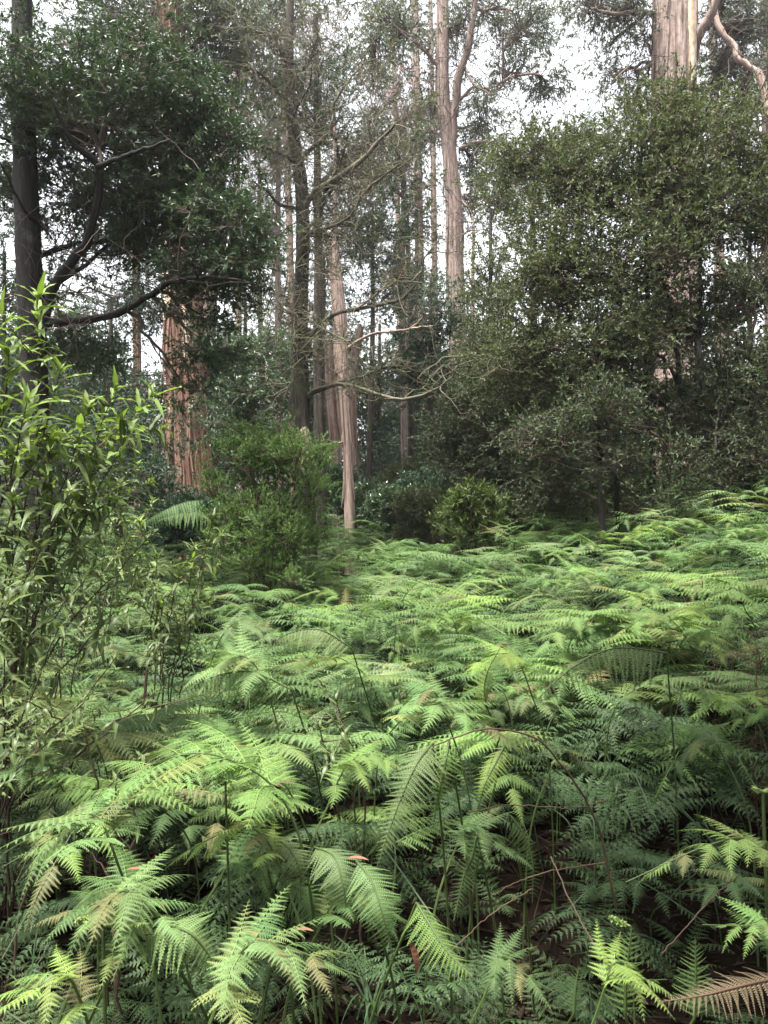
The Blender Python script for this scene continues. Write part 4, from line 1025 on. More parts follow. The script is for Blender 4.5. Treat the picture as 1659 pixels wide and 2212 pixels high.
def frond_mesh(seed, kind='hi', n_pairs=16, width=.26, bend=.25, side=.1, prof=tri, rach=.006, droop=.15, mat='fern', curl=0):
    """a frond of unit length along +X, bending down"""
    rg = np.random.default_rng(seed)
    t = np.linspace(0, 1, 12)
    path = np.stack([t * (1 - .12 * bend), side * t ** 2 + .01 * np.sin(t * 7 + seed), -bend * t ** 2 + .06 * t], 1)
    mb = MB()
    bake_frond(mb, frond_frames(path, n_pairs, width, prof, rg, droop=droop), LEAFLET[kind], rg)
    V, F, U = tubes(path[None], np.linspace(rach, rach * .25, 12)[None], 4); mb.add(V, F, U * 0)
    return mb.mesh('frond', M[mat])

FR_HI = [frond_mesh(s, 'hi', 13 + s % 3, .28 + .02 * (s % 3), .12 + .09 * (s % 4), .12 * (s % 3 - 1)) for s in range(8)]
FR_MID = [frond_mesh(40 + s, 'mid', 11 + s % 2, .26 + .02 * (s % 3), .14 + .10 * (s % 4), .12 * (s % 3 - 1)) for s in range(8)]
FR_LAD = [frond_mesh(80 + s, 'ladder', 24, .22, .35 + .15 * (s % 3), .1 * (s % 3 - 1), lad, droop=.3) for s in range(5)]
FR_DEAD = [frond_mesh(120 + s, 'mid', 12, .22, .5, .15, tri, mat='dead_fern', droop=.7) for s in range(3)]

# the same fronds in pieces, for the nearest plants: a midrib that carries its leaflets
SPLIT = []
for s_i in range(8):
    rgs = np.random.default_rng(s_i)
    bend, side = .12 + .09 * (s_i % 4), .12 * (s_i % 3 - 1)
    tt_ = np.linspace(0, 1, 12)
    pth_ = np.stack([tt_ * (1 - .12 * bend), side * tt_ ** 2 + .01 * np.sin(tt_ * 7 + s_i), -bend * tt_ ** 2 + .06 * tt_], 1)
    fr_ = frond_frames(pth_, 13 + s_i % 3, .28 + .02 * (s_i % 3), tri, rgs, droop=.15)
    mb = MB(); V, F, U = tubes(pth_[None], np.linspace(.006, .0015, 12)[None], 5); mb.add(V, F, U * 0)
    SPLIT.append((mb.mesh('midrib', M['fern'], True), fr_))
LEAF_HI = []
for (V, F, U) in LEAFLET['hi']:
    mb = MB(); mb.add(V, F, U); LEAF_HI.append(mb.mesh('leaflet', M['fern']))

def split_frond(parent, q, matrix, colour, rg):
    me, (o, X_, Y_, Z_, ln) = SPLIT[q % 8]
    f = link('frond', me, parent); f.matrix_local = matrix; f.color = colour
    for i in range(len(o)):
        if rg.uniform() < .02: continue                       # a torn place
        l = link('leaflet', LEAF_HI[int(rg.integers(0, 3))], f)
        m = Matrix.Identity(4); k = ln[i] * rg.uniform(.85, 1.08)
        tw = rg.normal() * .12
        y_ = Y_[i] * math.cos(tw) + Z_[i] * math.sin(tw); z_ = np.cross(X_[i], y_)
        for r_ in range(3):
            m[r_][0] = X_[i, r_] * k; m[r_][1] = y_[r_] * k; m[r_][2] = z_[r_] * k; m[r_][3] = o[i, r_]
        l.matrix_local = m
        j = 1 + rg.normal() * .06
        c = np.array(colour[:3]) * j
        if rg.uniform() < .02: c = np.array([.16, .12, .05])
        l.color = (*np.clip(c, 0, 1), 1)
    return f

def frame_matrix(o, x, z, scale):
    x = unit(np.asarray(x, float)); z = np.asarray(z, float); z = unit(z - x * np.dot(x, z)); y = np.cross(z, x)
    m = Matrix(((x[0] * scale, y[0] * scale, z[0] * scale, o[0]), (x[1] * scale, y[1] * scale, z[1] * scale, o[1]), (x[2] * scale, y[2] * scale, z[2] * scale, o[2]), (0, 0, 0, 1)))
    return m

class FernPlan:
    """stalk path and frond frames of one bracken plant, in its own coordinates; the blade reaches along +X"""
    def __init__(s, seed, height=.85, blade=.75, n_pairs=6, tilt=.25, arch=.5, spread=.42, lean=.2, hi=True):
        rg = np.random.default_rng(seed)
        k = 16
        t = np.linspace(0, 1, k)
        # stipe goes up, then the rachis arches over forward
        p0 = np.array([0, 0, -.08]); p1 = np.array([lean * height * .3, rg.normal() * .03, height * .62])
        p2 = np.array([lean * height * .8 + .04, rg.normal() * .04, height])
        p3 = p2 + np.array([blade * .45, rg.normal() * .03, blade * tilt * .5]); p4 = p2 + np.array([blade * .95, rg.normal() * .06, blade * (tilt - arch) * .6])
        p23 = p2 * .62 + p3 * .38 + np.array([0, 0, height * .035])
        al = smooth_path(np.array([p0, p1, p2 - np.array([.05 * blade, 0, .07 * height]), p23, p3, p4]), 51)
        st, rc = al[:20], al[19:]
        s.path = np.vstack([st[:-1], rc]); s.ns = len(st) - 1
        s.fr = []
        T = unit(np.gradient(rc, axis=0))
        for i in range(n_pairs):
            f = .02 + .86 * (i / n_pairs) ** .9
            j = (.12 + .88 * f) * (len(rc) - 1); j0 = int(j); o = rc[j0] * (1 - j + j0) + rc[min(j0 + 1, len(rc) - 1)] * (j - j0)
            tg = T[j0]
            side = unit(np.cross(tg, [0, 0, 1]))
            sz = spread * blade * (1 - f) ** .75 * 1.25 + .05
            for sg in (1, -1):
                a = .35 + rg.normal() * .10 + .35 * f
                x = side * sg * math.cos(a) + tg * math.sin(a) + np.array([0, 0, rg.normal() * .10 + .05])
                z = np.array([0, 0, 1.]) + tg * .3 * abs(tg[2]) + rg.normal(size=3) * .16
                s.fr.append((o.copy(), x, z, sz * rg.uniform(.85, 1.12), int(rg.integers(0, 100))))
        s.fr.append((rc[int(.86 * (len(rc) - 1))], T[-3], np.array([0, 0, 1.]) + T[-3] * .5, .25 * blade, int(rg.integers(0, 100))))
        R = np.concatenate([np.linspace(.0040, .0032, s.ns), np.linspace(.0032, .0010, len(rc))])
        mb = MB(); V, F, U = tubes(s.path[None], R[None], 5); mb.add(V, F, U)
        s.stalk = mb.mesh('stalk', M['stalk'])
        s.meshes = FR_HI if hi else FR_MID

PLANS = [FernPlan(700 + s, height=.78 + .05 * (s % 4), blade=.62 + .07 * (s % 3), n_pairs=5 + s % 3, tilt=.10 + .12 * (s % 4), arch=.35 + .18 * (s % 3), lean=.1 + .15 * (s % 3)) for s in range(10)]
PLANS_MID = [FernPlan(800 + s, height=.78 + .05 * (s % 4), blade=.62 + .07 * (s % 3), n_pairs=5 + s % 2, tilt=.05 + .14 * (s % 4), arch=.35 + .18 * (s % 3), lean=.1 + .15 * (s % 3), hi=False) for s in range(10)]

GREENS = {'fresh': (.112, .188, .048), 'yellow': (.155, .228, .045), 'mint': (.118, .185, .072), 'grey': (.112, .150, .078), 'deep': (.042, .095, .028), 'olive': (.12, .14, .05), 'shade': (.030, .066, .026)}  # shade entry: dimness under the taller ferns put into the green
def col_of(k, rg, v=.12):
    c = np.array(GREENS[k]) * (1 + rg.normal() * v)
    return (*np.clip(c * np.array([1 + rg.normal() * .06, 1, 1 + rg.normal() * .06]), .01, .6), 1)

def place_fern(plan, x, y, az, scale, colour, label, group, rg, name='bracken_fern', dz=0.0, squash=1.0, skip=0, split=False):
    t = thing(name, (x, y, gz(x, y) + dz), label, 'fern', group, az)
    t.scale = (scale, scale, scale * squash)
    st = link('stalk', plan.stalk, t)
    for i, (o, X_, Z_, s_, q) in enumerate(plan.fr):
        if skip and rg.uniform() < skip: continue
        j = rg.normal() * .13; w_ = rg.uniform()
        cc = np.array(colour[:3]) * (1 + j)
        if w_ < .05: cc = np.array([.13, .095, .05])
        elif w_ < .14: cc = cc * .5 + np.array([.10, .09, .03])
        cc = (*np.clip(cc * np.array([1 + rg.normal() * .08, 1, 1]), .01, .6), 1)
        if split:
            split_frond(t, q, frame_matrix(o, X_, Z_, s_), cc, rg)
        else:
            f = link('frond', plan.meshes[q % len(plan.meshes)], t)
            f.matrix_local = frame_matrix(o, X_, Z_, s_); f.color = cc
    return t

# --- the sea of bracken on the slope: 290 nearest plants one by one
rg = np.random.default_rng(77)
pts = []
def near_ok(x, y, r):
    for a, b, r2_ in pts:
        if (a - x) ** 2 + (b - y) ** 2 < min(r, r2_) ** 2: return False
    return True
tries = 0
while len(pts) < 285 and tries < 60000:
    tries += 1
    y = 2.7 + 7.3 * rg.uniform() ** .85
    x = rg.uniform(-1, 1) * (.50 * y + .45)
    if y < 3.55 and x > .05 : continue               # the dark hollow in front of the right bank
    if x < -.28 * y and y < 6 and rg.uniform() < .5: continue
    if (x + 1.2) ** 2 + (y - 7.6) ** 2 < .15 ** 2: continue
    r = .20 + .028 * (y - 2.7)
    if near_ok(x, y, r): pts.append((x, y, r))
SEA = 'bracken ferns covering the slope'
def sea_label(x, y, kind, az, sc):
    u = x / y
    side = ('on the far right' if u > .38 else 'right bank' if u > .24 else 'right of the middle' if u > .08 else 'below the slim pale gum' if u > -.12 else 'below the bright bush' if u > -.30 else 'among the left shrubs')
    depth = 'slope foot' if y < 4.0 else 'lower slope' if y < 5.0 else 'mid slope' if y < 6.2 else 'upper slope' if y < 7.6 else 'far edge'
    az = math.degrees(az) % 360
    way = 'right' if az < 45 or az >= 315 else 'away' if az < 135 else 'left' if az < 225 else 'forward'
    size = 'small ' if sc < .82 else 'tall ' if sc > .98 else ''
    look = {'fresh': 'fresh green', 'yellow': 'yellow green', 'mint': 'minty pale green', 'grey': 'greyish green', 'deep': 'deep green', 'olive': 'olive green', 'shade': 'shaded dark'}[kind]
    return f'{size}{look} bracken fern arching {way}, {side}, {depth}'
for x, y, r in pts:
    u = x / y
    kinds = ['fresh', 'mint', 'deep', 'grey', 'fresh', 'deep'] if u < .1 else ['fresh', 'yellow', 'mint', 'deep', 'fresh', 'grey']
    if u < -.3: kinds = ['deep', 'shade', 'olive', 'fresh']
    k = kinds[rg.integers(0, len(kinds))]
    plan = (PLANS if y < 5.2 else PLANS_MID)[rg.integers(0, 10)]
    az = rg.uniform(0, 2 * math.pi)
    if rg.uniform() < .55: az = rg.normal(-math.pi / 2, .9)       # many arch down the slope, towards the viewer
    sc = rg.uniform(.75, 1.05)
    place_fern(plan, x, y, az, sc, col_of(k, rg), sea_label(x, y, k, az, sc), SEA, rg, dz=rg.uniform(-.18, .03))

# --- under and beyond them the ferns read as one cover: plants instanced on points
def fern_template(seed, mat, height=.8, blade=.7, n_pairs=5, kind='mid', nl=10, arch=.4):
    plan = FernPlan(seed, height=height, blade=blade, n_pairs=n_pairs, tilt=.1 + .1 * (seed % 3), arch=arch, hi=False)
    fm = MB()
    for (o, X_, Z_, s_, q) in plan.fr:
        rr = np.random.default_rng(q)
        x = unit(X_); z = unit(Z_ - x * np.dot(x, Z_))
        t_ = np.linspace(0, 1, 7)
        p = o + (x * t_[:, None] - np.array([0, 0, 1.]) * .25 * (t_ ** 2)[:, None]) * s_
        bake_frond(fm, frond_frames(p, nl, .27 * s_, tri, rr, upv=z), LEAFLET[kind], rr)
    V, F, U = tubes(plan.path[None], np.full((1, len(plan.path)), .003), 4); fm.add(V, F, U)
    return fm.mesh('fern_plant', M[mat])

def carpet(name, label, meshes, P, rot, scl):
    tc = bpy.data.collections.new(name + '_plants')
    for me in meshes:
        tc.objects.link(bpy.data.objects.new('fern_plant', me))
    me = bpy.data.meshes.new(name)
    me.vertices.add(len(P)); me.vertices.foreach_set('co', np.asarray(P, np.float32).ravel())
    a = me.attributes.new('rot', 'FLOAT_VECTOR', 'POINT'); a.data.foreach_set('vector', np.asarray(rot, np.float32).ravel())
    a = me.attributes.new('scl', 'FLOAT', 'POINT'); a.data.foreach_set('value', np.asarray(scl, np.float32))
    a = me.attributes.new('pick', 'INT', 'POINT'); a.data.foreach_set('value', rng.integers(0, len(meshes), len(P)).astype(np.int32))
    o = link(name, me)
    ng = bpy.data.node_groups.new(name, 'GeometryNodeTree')
    ng.interface.new_socket('Geometry', in_out='INPUT', socket_type='NodeSocketGeometry')
    ng.interface.new_socket('Geometry', in_out='OUTPUT', socket_type='NodeSocketGeometry')
    N, L = ng.nodes, ng.links
    gi = N.new('NodeGroupInput'); go = N.new('NodeGroupOutput')
    ci = N.new('GeometryNodeCollectionInfo'); ci.inputs[0].default_value = tc
    ci.inputs['Separate Children'].default_value = True; ci.inputs['Reset Children'].default_value = True
    ip = N.new('GeometryNodeInstanceOnPoints'); ip.inputs['Pick Instance'].default_value = True
    def att(n_, ty):
        q = N.new('GeometryNodeInputNamedAttribute'); q.data_type = ty; q.inputs['Name'].default_value = n_
        return q.outputs['Attribute']
    e2r = N.new('FunctionNodeEulerToRotation'); L.new(att('rot', 'FLOAT_VECTOR'), e2r.inputs[0])
    L.new(gi.outputs[0], ip.inputs['Points']); L.new(ci.outputs[0], ip.inputs['Instance'])
    L.new(e2r.outputs[0], ip.inputs['Rotation']); L.new(att('scl', 'FLOAT'), ip.inputs['Scale']); L.new(att('pick', 'INT'), ip.inputs['Instance Index'])
    L.new(ip.outputs[0], go.inputs[0])
    md = o.modifiers.new('plants', 'NODES'); md.node_group = ng
    return tag(o, label, 'ferns', kind='stuff')

rg = np.random.default_rng(78)
P, S_ = [], []
while len(P) < 1700:
    y = 9.0 + 18 * rg.uniform() ** 1.15
    x = rg.uniform(-1, 1) * (.54 * y + .8)
    P.append((x, y, gz(x, y) - rg.uniform(0, .28))); S_.append(rg.uniform(.8, 1.2))
rot = np.stack([rg.normal(size=1700) * .12, rg.normal(size=1700) * .12, rg.uniform(0, 6.28, 1700)], 1)
carpet('distant_bracken', 'pale green cover of bracken running back to the foot of the trees', [fern_template(850 + q, 'fern_far', arch=.3 + .1 * q % .3) for q in range(6)], P, rot, S_)
P, S_ = [], []
while len(P) < 520:
    y = 3.3 + 6.6 * rg.uniform() ** .75
    x = rg.uniform(-1, 1) * (.54 * y + .6)
    if x < -.30 * y and rg.uniform() < .6: continue
    P.append((x, y, gz(x, y) - rg.uniform(.02, .25))); S_.append(rg.uniform(.75, 1.0))
nn = len(P)
rot = np.stack([rg.normal(size=nn) * .18, rg.normal(size=nn) * .18, rg.uniform(0, 6.28, nn)], 1)
carpet('bracken_cover', 'dense bracken filling the spaces between the tallest ferns on the slope', [fern_template(860 + q, 'fern_far', blade=.62, arch=.25 + .12 * (q % 3)) for q in range(6)], P, rot, S_)
P, S_ = [], []
while len(P) < 900:
    y = 1.5 + 8 * rg.uniform() ** .8
    x = rg.uniform(-1, 1) * (.54 * y + .6)
    if y < 3.4 and rg.uniform() < .5: continue
    P.append((x, y, gz(x, y) - .03)); S_.append(rg.uniform(.75, 1.25) * (.8 if y < 3 else 1))
nn = len(P)
rot = np.stack([rg.normal(size=nn) * .2, rg.normal(size=nn) * .2, rg.uniform(0, 6.28, nn)], 1)
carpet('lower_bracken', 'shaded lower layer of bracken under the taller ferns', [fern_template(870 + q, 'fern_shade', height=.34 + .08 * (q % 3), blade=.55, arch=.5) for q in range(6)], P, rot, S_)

# --- low fern growth and sedge between the foreground ferns
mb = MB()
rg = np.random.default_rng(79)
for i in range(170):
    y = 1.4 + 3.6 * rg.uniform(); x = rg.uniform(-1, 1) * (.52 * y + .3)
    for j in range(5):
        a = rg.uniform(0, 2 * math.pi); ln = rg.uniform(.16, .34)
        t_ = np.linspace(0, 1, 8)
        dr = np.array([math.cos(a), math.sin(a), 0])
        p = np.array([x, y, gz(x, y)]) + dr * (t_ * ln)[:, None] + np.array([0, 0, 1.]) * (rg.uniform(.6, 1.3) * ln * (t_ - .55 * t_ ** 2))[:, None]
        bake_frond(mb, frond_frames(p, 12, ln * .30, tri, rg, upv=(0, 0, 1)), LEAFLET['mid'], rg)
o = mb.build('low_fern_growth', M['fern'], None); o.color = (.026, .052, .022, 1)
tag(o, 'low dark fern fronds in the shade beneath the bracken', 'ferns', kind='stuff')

# ---------------------------------------------------------------- foreground ferns, one by one
def hero(label, tip_uv, base_uv, d, kind, seed, scale=1.0, az=None, height=None, blade=.7, n_pairs=6, tilt=.15, arch=.4, spread=.42, d2=None, group=None, lean=.2, sag=0):
    """a bracken plant whose blade starts at base_uv (top of the stalk) and reaches towards tip_uv"""
    A = at(*base_uv, d); B = at(*tip_uv, d2 or d)
    az = math.atan2(B[1] - A[1], B[0] - A[0])
    L = np.linalg.norm(B - A) * 1.05
    rgl = np.random.default_rng(seed)
    # the stalk rises from behind the start of the blade
    h = A[2]
    x0 = A[0] - math.cos(az) * (lean * .8 * .6 + .04); y0 = A[1] - math.sin(az) * (lean * .8 * .6 + .04)
    hh = h - gz(x0, y0)
    plan = FernPlan(seed, height=hh, blade=L, n_pairs=n_pairs, tilt=(B[2] - A[2]) / L + .30, arch=.42 + sag, spread=spread, lean=lean * .6 / hh)
    return place_fern(plan, x0, y0, az, 1.0, col_of(kind, rgl, .04), label, group or 'foreground ferns', rgl, split=d < 2.0)

hero('bright fern with long flat layered fronds reaching to the left edge', (20, 1800), (600, 1700), 1.95, 'fresh', 901, n_pairs=7, spread=.40, d2=1.8)
hero('bright fern standing just right of the long layered fern', (440, 1680), (640, 1720), 2.3, 'fresh', 902, n_pairs=6, spread=.7)
hero('broad bracken whose fronds hang down at the left edge of the photo', (40, 1870), (250, 1790), 1.75, 'mint', 903, n_pairs=6, spread=.75)
hero('pale fern arching over in a bow low at the left', (480, 2090), (220, 1945), 1.50, 'mint', 904, n_pairs=6, spread=.42, sag=.3)
hero('mint green fern at the bottom edge left of the grass tuft', (780, 2110), (470, 2130), 1.30, 'mint', 905, n_pairs=6, spread=.5)
hero('yellow green fern in the bottom left corner', (0, 2110), (200, 2130), 1.35, 'yellow', 906, n_pairs=5, spread=.45)
hero('yellow green frond of fern pointing down left below the layered fern', (330, 1880), (590, 1850), 1.9, 'yellow', 907, n_pairs=6, spread=.32)
hero('small dark fern behind the curled fiddlehead at lower left', (350, 2060), (240, 2040), 1.45, 'fresh', 908, n_pairs=5, spread=.5)
hero('bright fern near the middle with fronds layered over the dark hollow', (880, 1620), (720, 1700), 2.5, 'fresh', 909, n_pairs=6, spread=.6)
hero('fern with pale frond tips just left of the reddish arching stem', (820, 1560), (960, 1520), 2.9, 'mint', 910, n_pairs=6, spread=.6)
#hero('large greyish fern arching like an umbrella over the right side of the hollow', (1130, 1520), (1480, 1420), 3.1, 'grey', 911, n_pairs=7, spread=.55, d2=2.8)
hero('bright fern reaching in from the right edge over the black hollow', (1320, 1840), (1640, 1830), 1.9, 'fresh', 912, n_pairs=6, spread=.24)
hero('fern hanging triangular leaflets at the right edge above the bright one', (1560, 1590), (1700, 1560), 2.6, 'fresh', 913, n_pairs=5, spread=.35)
hero('dim fern low in the black hollow at the right', (1480, 1930), (1640, 1930), 2.2, 'shade', 914, n_pairs=5, spread=.5)
hero('pale young fern low at right beside the upright fronds', (1450, 2170), (1300, 2100), 1.6, 'yellow', 915, n_pairs=5, spread=.45)
hero('fern low at the right edge below the dim one', (1560, 2010), (1700, 2060), 1.6, 'fresh', 916, n_pairs=5, spread=.4)
hero('bright fern above the hollow facing the viewer at centre right', (980, 1440), (1130, 1440), 3.3, 'yellow', 917, n_pairs=6, spread=.6)
hero('fresh fern at left centre hanging in front of the leafy shrub', (370, 1500), (560, 1440), 3.0, 'mint', 918, n_pairs=7, spread=.5)
hero('mint fern arching above the middle of the slope foot', (640, 1380), (470, 1380), 3.5, 'grey', 919, n_pairs=7, spread=.5)
hero('dark fern hidden under the layered fern at left', (120, 2000), (330, 1900), 2.1, 'deep', 920, n_pairs=6, spread=.6)
hero('deep green fern under the middle ferns', (620, 1960), (480, 1870), 2.2, 'deep', 921, n_pairs=6, spread=.6)
hero('deep green fern beneath the hanging ladder fronds', (900, 1980), (700, 1960), 2.0, 'deep', 922, n_pairs=6, spread=.5)
hero('shady fern at far left below the shrub', (0, 1700), (120, 1640), 2.4, 'deep', 923, n_pairs=6, spread=.7)
hero('fern between the shrub twigs and the layered fern', (330, 1600), (500, 1610), 2.7, 'deep', 924, n_pairs=6, spread=.6)
hero('shaded fern in the centre of the picture low', (1120, 1900), (1000, 1800), 2.4, 'shade', 925, n_pairs=6, spread=.5)
hero('dim fern on the far wall of the hollow', (1300, 1700), (1200, 1640), 3.0, 'shade', 926, n_pairs=6, spread=.5)
hero('dim fern under the right bank edge', (1480, 1720), (1560, 1600), 3.0, 'shade', 927, n_pairs=6, spread=.5)
hero('small shaded fern at the bottom right of centre', (1180, 2120), (1060, 2080), 1.8, 'shade', 928, n_pairs=5, spread=.5)

# single ladder-like fronds, each traced: stalk foot, top, tip
def ladder(label, pts, kind, seed, width=.085, n_pairs=26, leaf_parts=True, foot=None, stalkmat='stalk', hang=.3, mat='fern'):
    """pts: (u, v, d) along the rachis from its base to its tip"""
    P = np.array([at(*p) for p in pts])
    path = smooth_path(P, 22)
    rgl = np.random.default_rng(seed)
    b = P[0]
    if foot is None: foot = (b[0] + rgl.choice([-1, 1]) * rgl.uniform(.08, .22), b[1] + rgl.uniform(.15, .4))
    g = gz(*foot)
    t = thing('ladder_fern', (foot[0], foot[1], g), label, 'fern', 'ferns with drooping ladder-like fronds')
    loc = np.array([foot[0], foot[1], g])
    stp = smooth_path(np.array([[foot[0], foot[1], g - .05], [(foot[0] * .6 + b[0] * .4), (foot[1] * .6 + b[1] * .4), g + (b[2] - g) * .55], b]), 12)
    fullp = np.vstack([stp[:-1], path]) - loc
    mb = MB(); V, F, U = tubes(fullp[None], np.concatenate([np.linspace(.0045, .0035, 11), np.linspace(.0035, .001, 22)])[None], 5); mb.add(V, F, U)
    fr = mb.build('stalk', M[stalkmat], t, smooth=True)
    upv = np.array([0, -.5, 1.])
    o, X_, Y_, Z_, ln = frond_frames(path - loc, n_pairs, width, lad, rgl, fwd=.25, droop=hang, upv=upv)
    c = col_of(kind, rgl, .04)
    for i in range(len(o)):
        q = int(rgl.integers(0, 3))
        f = link('leaflet', LADMESH[mat][q], t)
        m = Matrix.Identity(4)
        for r_ in range(3):
            m[r_][0] = X_[i, r_] * ln[i]; m[r_][1] = Y_[i, r_] * ln[i]; m[r_][2] = Z_[i, r_] * ln[i]; m[r_][3] = o[i, r_]
        f.matrix_local = m; f.color = c
    return t
LADMESH = {}
for mm in ('fern', 'dead_fern'):
    LADMESH[mm] = []
    for (V, F, U) in LEAFLET['ladder']:
        mb = MB(); mb.add(V, F, U); LADMESH[mm].append(mb.mesh('leaflet', M[mm]))

ladder('long drooping frond below the tip of the reddish arching stem', [(935, 1605, 2.3), (900, 1650, 2.2), (860, 1740, 2.15), (815, 1870, 2.1)], 'grey', 1001, .085, 30)
ladder('green frond hanging just right of the longest drooping one', [(970, 1600, 2.35), (960, 1660, 2.3), (945, 1730, 2.3), (935, 1790, 2.3)], 'fresh', 1002, .06, 20)
ladder('bright green frond hanging in the mouth of the hollow', [(1090, 1610, 2.4), (1070, 1650, 2.35), (1045, 1700, 2.3), (1030, 1760, 2.3)], 'yellow', 1003, .055, 22)
ladder('broad ladder frond left of the orange fallen leaf bending right', [(560, 1810, 2.1), (610, 1820, 2.0), (645, 1870, 1.95), (650, 1945, 1.95)], 'grey', 1004, .085, 26)
ladder('long ladder frond hanging straight below the middle of the foreground', [(680, 1830, 2.05), (720, 1850, 1.95), (740, 1910, 1.9), (750, 2000, 1.9)], 'grey', 1005, .085, 28)
ladder('rightmost of the three long ladder fronds hanging in the foreground', [(770, 1860, 1.95), (800, 1900, 1.9), (825, 1970, 1.85), (850, 2070, 1.85)], 'mint', 1006, .075, 28)
ladder('dark ladder frond behind the straight hanging one', [(600, 1900, 2.1), (660, 1930, 2.05), (680, 1980, 2.0), (685, 2040, 2.0)], 'deep', 1007, .075, 24)
ladder('yellowish frond leaning down right near the red fallen leaf', [(900, 1950, 1.8), (930, 2000, 1.75), (970, 2060, 1.7), (1020, 2110, 1.65)], 'fresh', 1008, .075, 19, hang=.6)
ladder('grey frond in the shadow left of the hollow', [(1030, 1800, 2.3), (1020, 1850, 2.3), (1000, 1900, 2.3), (980, 1990, 2.25)], 'shade', 1009, .06, 24)
ladder('twin grey frond in the shadow near the hollow', [(1100, 1760, 2.4), (1130, 1800, 2.4), (1150, 1860, 2.4), (1150, 1950, 2.4)], 'shade', 1010, .06, 24)
ladder('upright pale frond low at the right of the bottom', [(1500, 2200, 1.75), (1502, 2140, 1.75), (1503, 2090, 1.75), (1502, 2030, 1.75)], 'mint', 1011, .05, 16, hang=.1)
ladder('upright frond with rolled tip left of the pale upright one', [(1350, 2190, 1.75), (1352, 2120, 1.75), (1358, 2060, 1.75), (1365, 2000, 1.75)], 'fresh', 1012, .05, 16, hang=.1)
ladder('faint upright frond at lower right near the fallen sticks', [(1240, 2190, 1.8), (1244, 2130, 1.8), (1250, 2090, 1.8)], 'shade', 1013, .035, 14, hang=.1)
ladder('frond arching down at the left under the crown of ferns', [(330, 2000, 1.5), (400, 2010, 1.45), (450, 2060, 1.45), (480, 2130, 1.45)], 'mint', 1014, .08, 24)
ladder('brown withered frond lying across the bottom right corner', [(1690, 2110, 1.6), (1600, 2130, 1.55), (1520, 2150, 1.5), (1420, 2165, 1.5)], 'olive', 1015, .06, 24, stalkmat='stalk_brown', mat='dead_fern', hang=.3)
ladder('large arching ladder frond at the edge of the right bank', [(1440, 1410, 3.1), (1330, 1400, 3.0), (1240, 1440, 2.95), (1150, 1520, 2.9)], 'grey', 1016, .16, 28, hang=.7)
ladder('ladder frond arching left at the foot of the slope', [(760, 1400, 3.4), (690, 1360, 3.4), (620, 1370, 3.4), (570, 1410, 3.4)], 'grey', 1017, .12, 26, hang=.5)
ladder('second ladder frond arching left at the foot of the slope', [(630, 1490, 3.0), (540, 1450, 3.0), (440, 1470, 2.95), (380, 1520, 2.9)], 'mint', 1018, .12, 26, hang=.5)
ladder('green ladder frond facing the viewer above the reddish stem', [(1080, 1590, 2.9), (1050, 1520, 2.85), (1050, 1460, 2.85), (1080, 1400, 2.85)], 'yellow', 1019, .11, 24, hang=.5)
ladder('small tree fern frond beside the red gum trunk', [(440, 1080, 7.5), (400, 1085, 7.4), (350, 1105, 7.3), (310, 1130, 7.2)], 'deep', 1020, .25, 24, hang=.5)
ladder('lower tree fern frond beside the red gum trunk', [(460, 1110, 7.5), (430, 1105, 7.4), (380, 1110, 7.3), (340, 1125, 7.2)], 'deep', 1021, .2, 22, hang=.5)

# ---------------------------------------------------------------- reddish arching stem and other sticks
def stick(name, label, pts, r0, r1_, mat, seed=0, cat='stem'):
    P = smooth_path(np.array([at(*p) for p in pts]), 26)
    rgl = np.random.default_rng(seed); P[1:-1] += rgl.normal(size=(24, 3)) * .0015
    mb = MB(); V, F, U = tubes(P[None], np.linspace(r0, r1_, 26)[None], 7); mb.add(V, F, U)
    o = mb.build(name, M[mat], smooth=True, offset=P[0]); o.location = P[0]
    return tag(o, label, cat)
stick('fern_stem', 'long reddish stem arching left out of the dark hollow', [(1330, 1960, 2.5), (1290, 1780, 2.45), (1220, 1660, 2.4), (1150, 1592, 2.35), (1060, 1574, 2.3), (990, 1590, 2.3), (935, 1612, 2.28)], .0036, .0022, 'stalk_brown', 1)
stick('dead_stem', 'thin bare stick crossing the hollow at mid height', [(1310, 1730, 2.6), (1240, 1745, 2.5), (1100, 1740, 2.4), (1010, 1755, 2.35)], .0022, .0015, 'stalk_brown', 2)
stick('dead_stem', 'pale stick lying over the litter right of the centre', [(1310, 1862, 2.5), (1200, 1880, 2.4), (1120, 1905, 2.35), (1060, 1935, 2.3)], .0024, .0012, 'stalk_brown', 3)
stick('dead_stem', 'curved straw coloured stem in the bottom middle', [(1150, 1920, 2.2), (1080, 1960, 2.1), (1020, 2010, 2.0), (960, 2070, 1.9)], .0018, .0012, 'stalk_brown', 4)
stick('dead_stem', 'straight dark stem slanting down to the right at bottom right', [(1190, 1850, 2.3), (1240, 1960, 2.1), (1300, 2060, 1.95), (1400, 2170, 1.8)], .0022, .0016, 'stem', 5)
stick('dead_stem', 'short leaning stick near the bottom right corner', [(1580, 1900, 2.1), (1520, 1960, 2.0), (1430, 2060, 1.9)], .002, .0013, 'stem', 6)
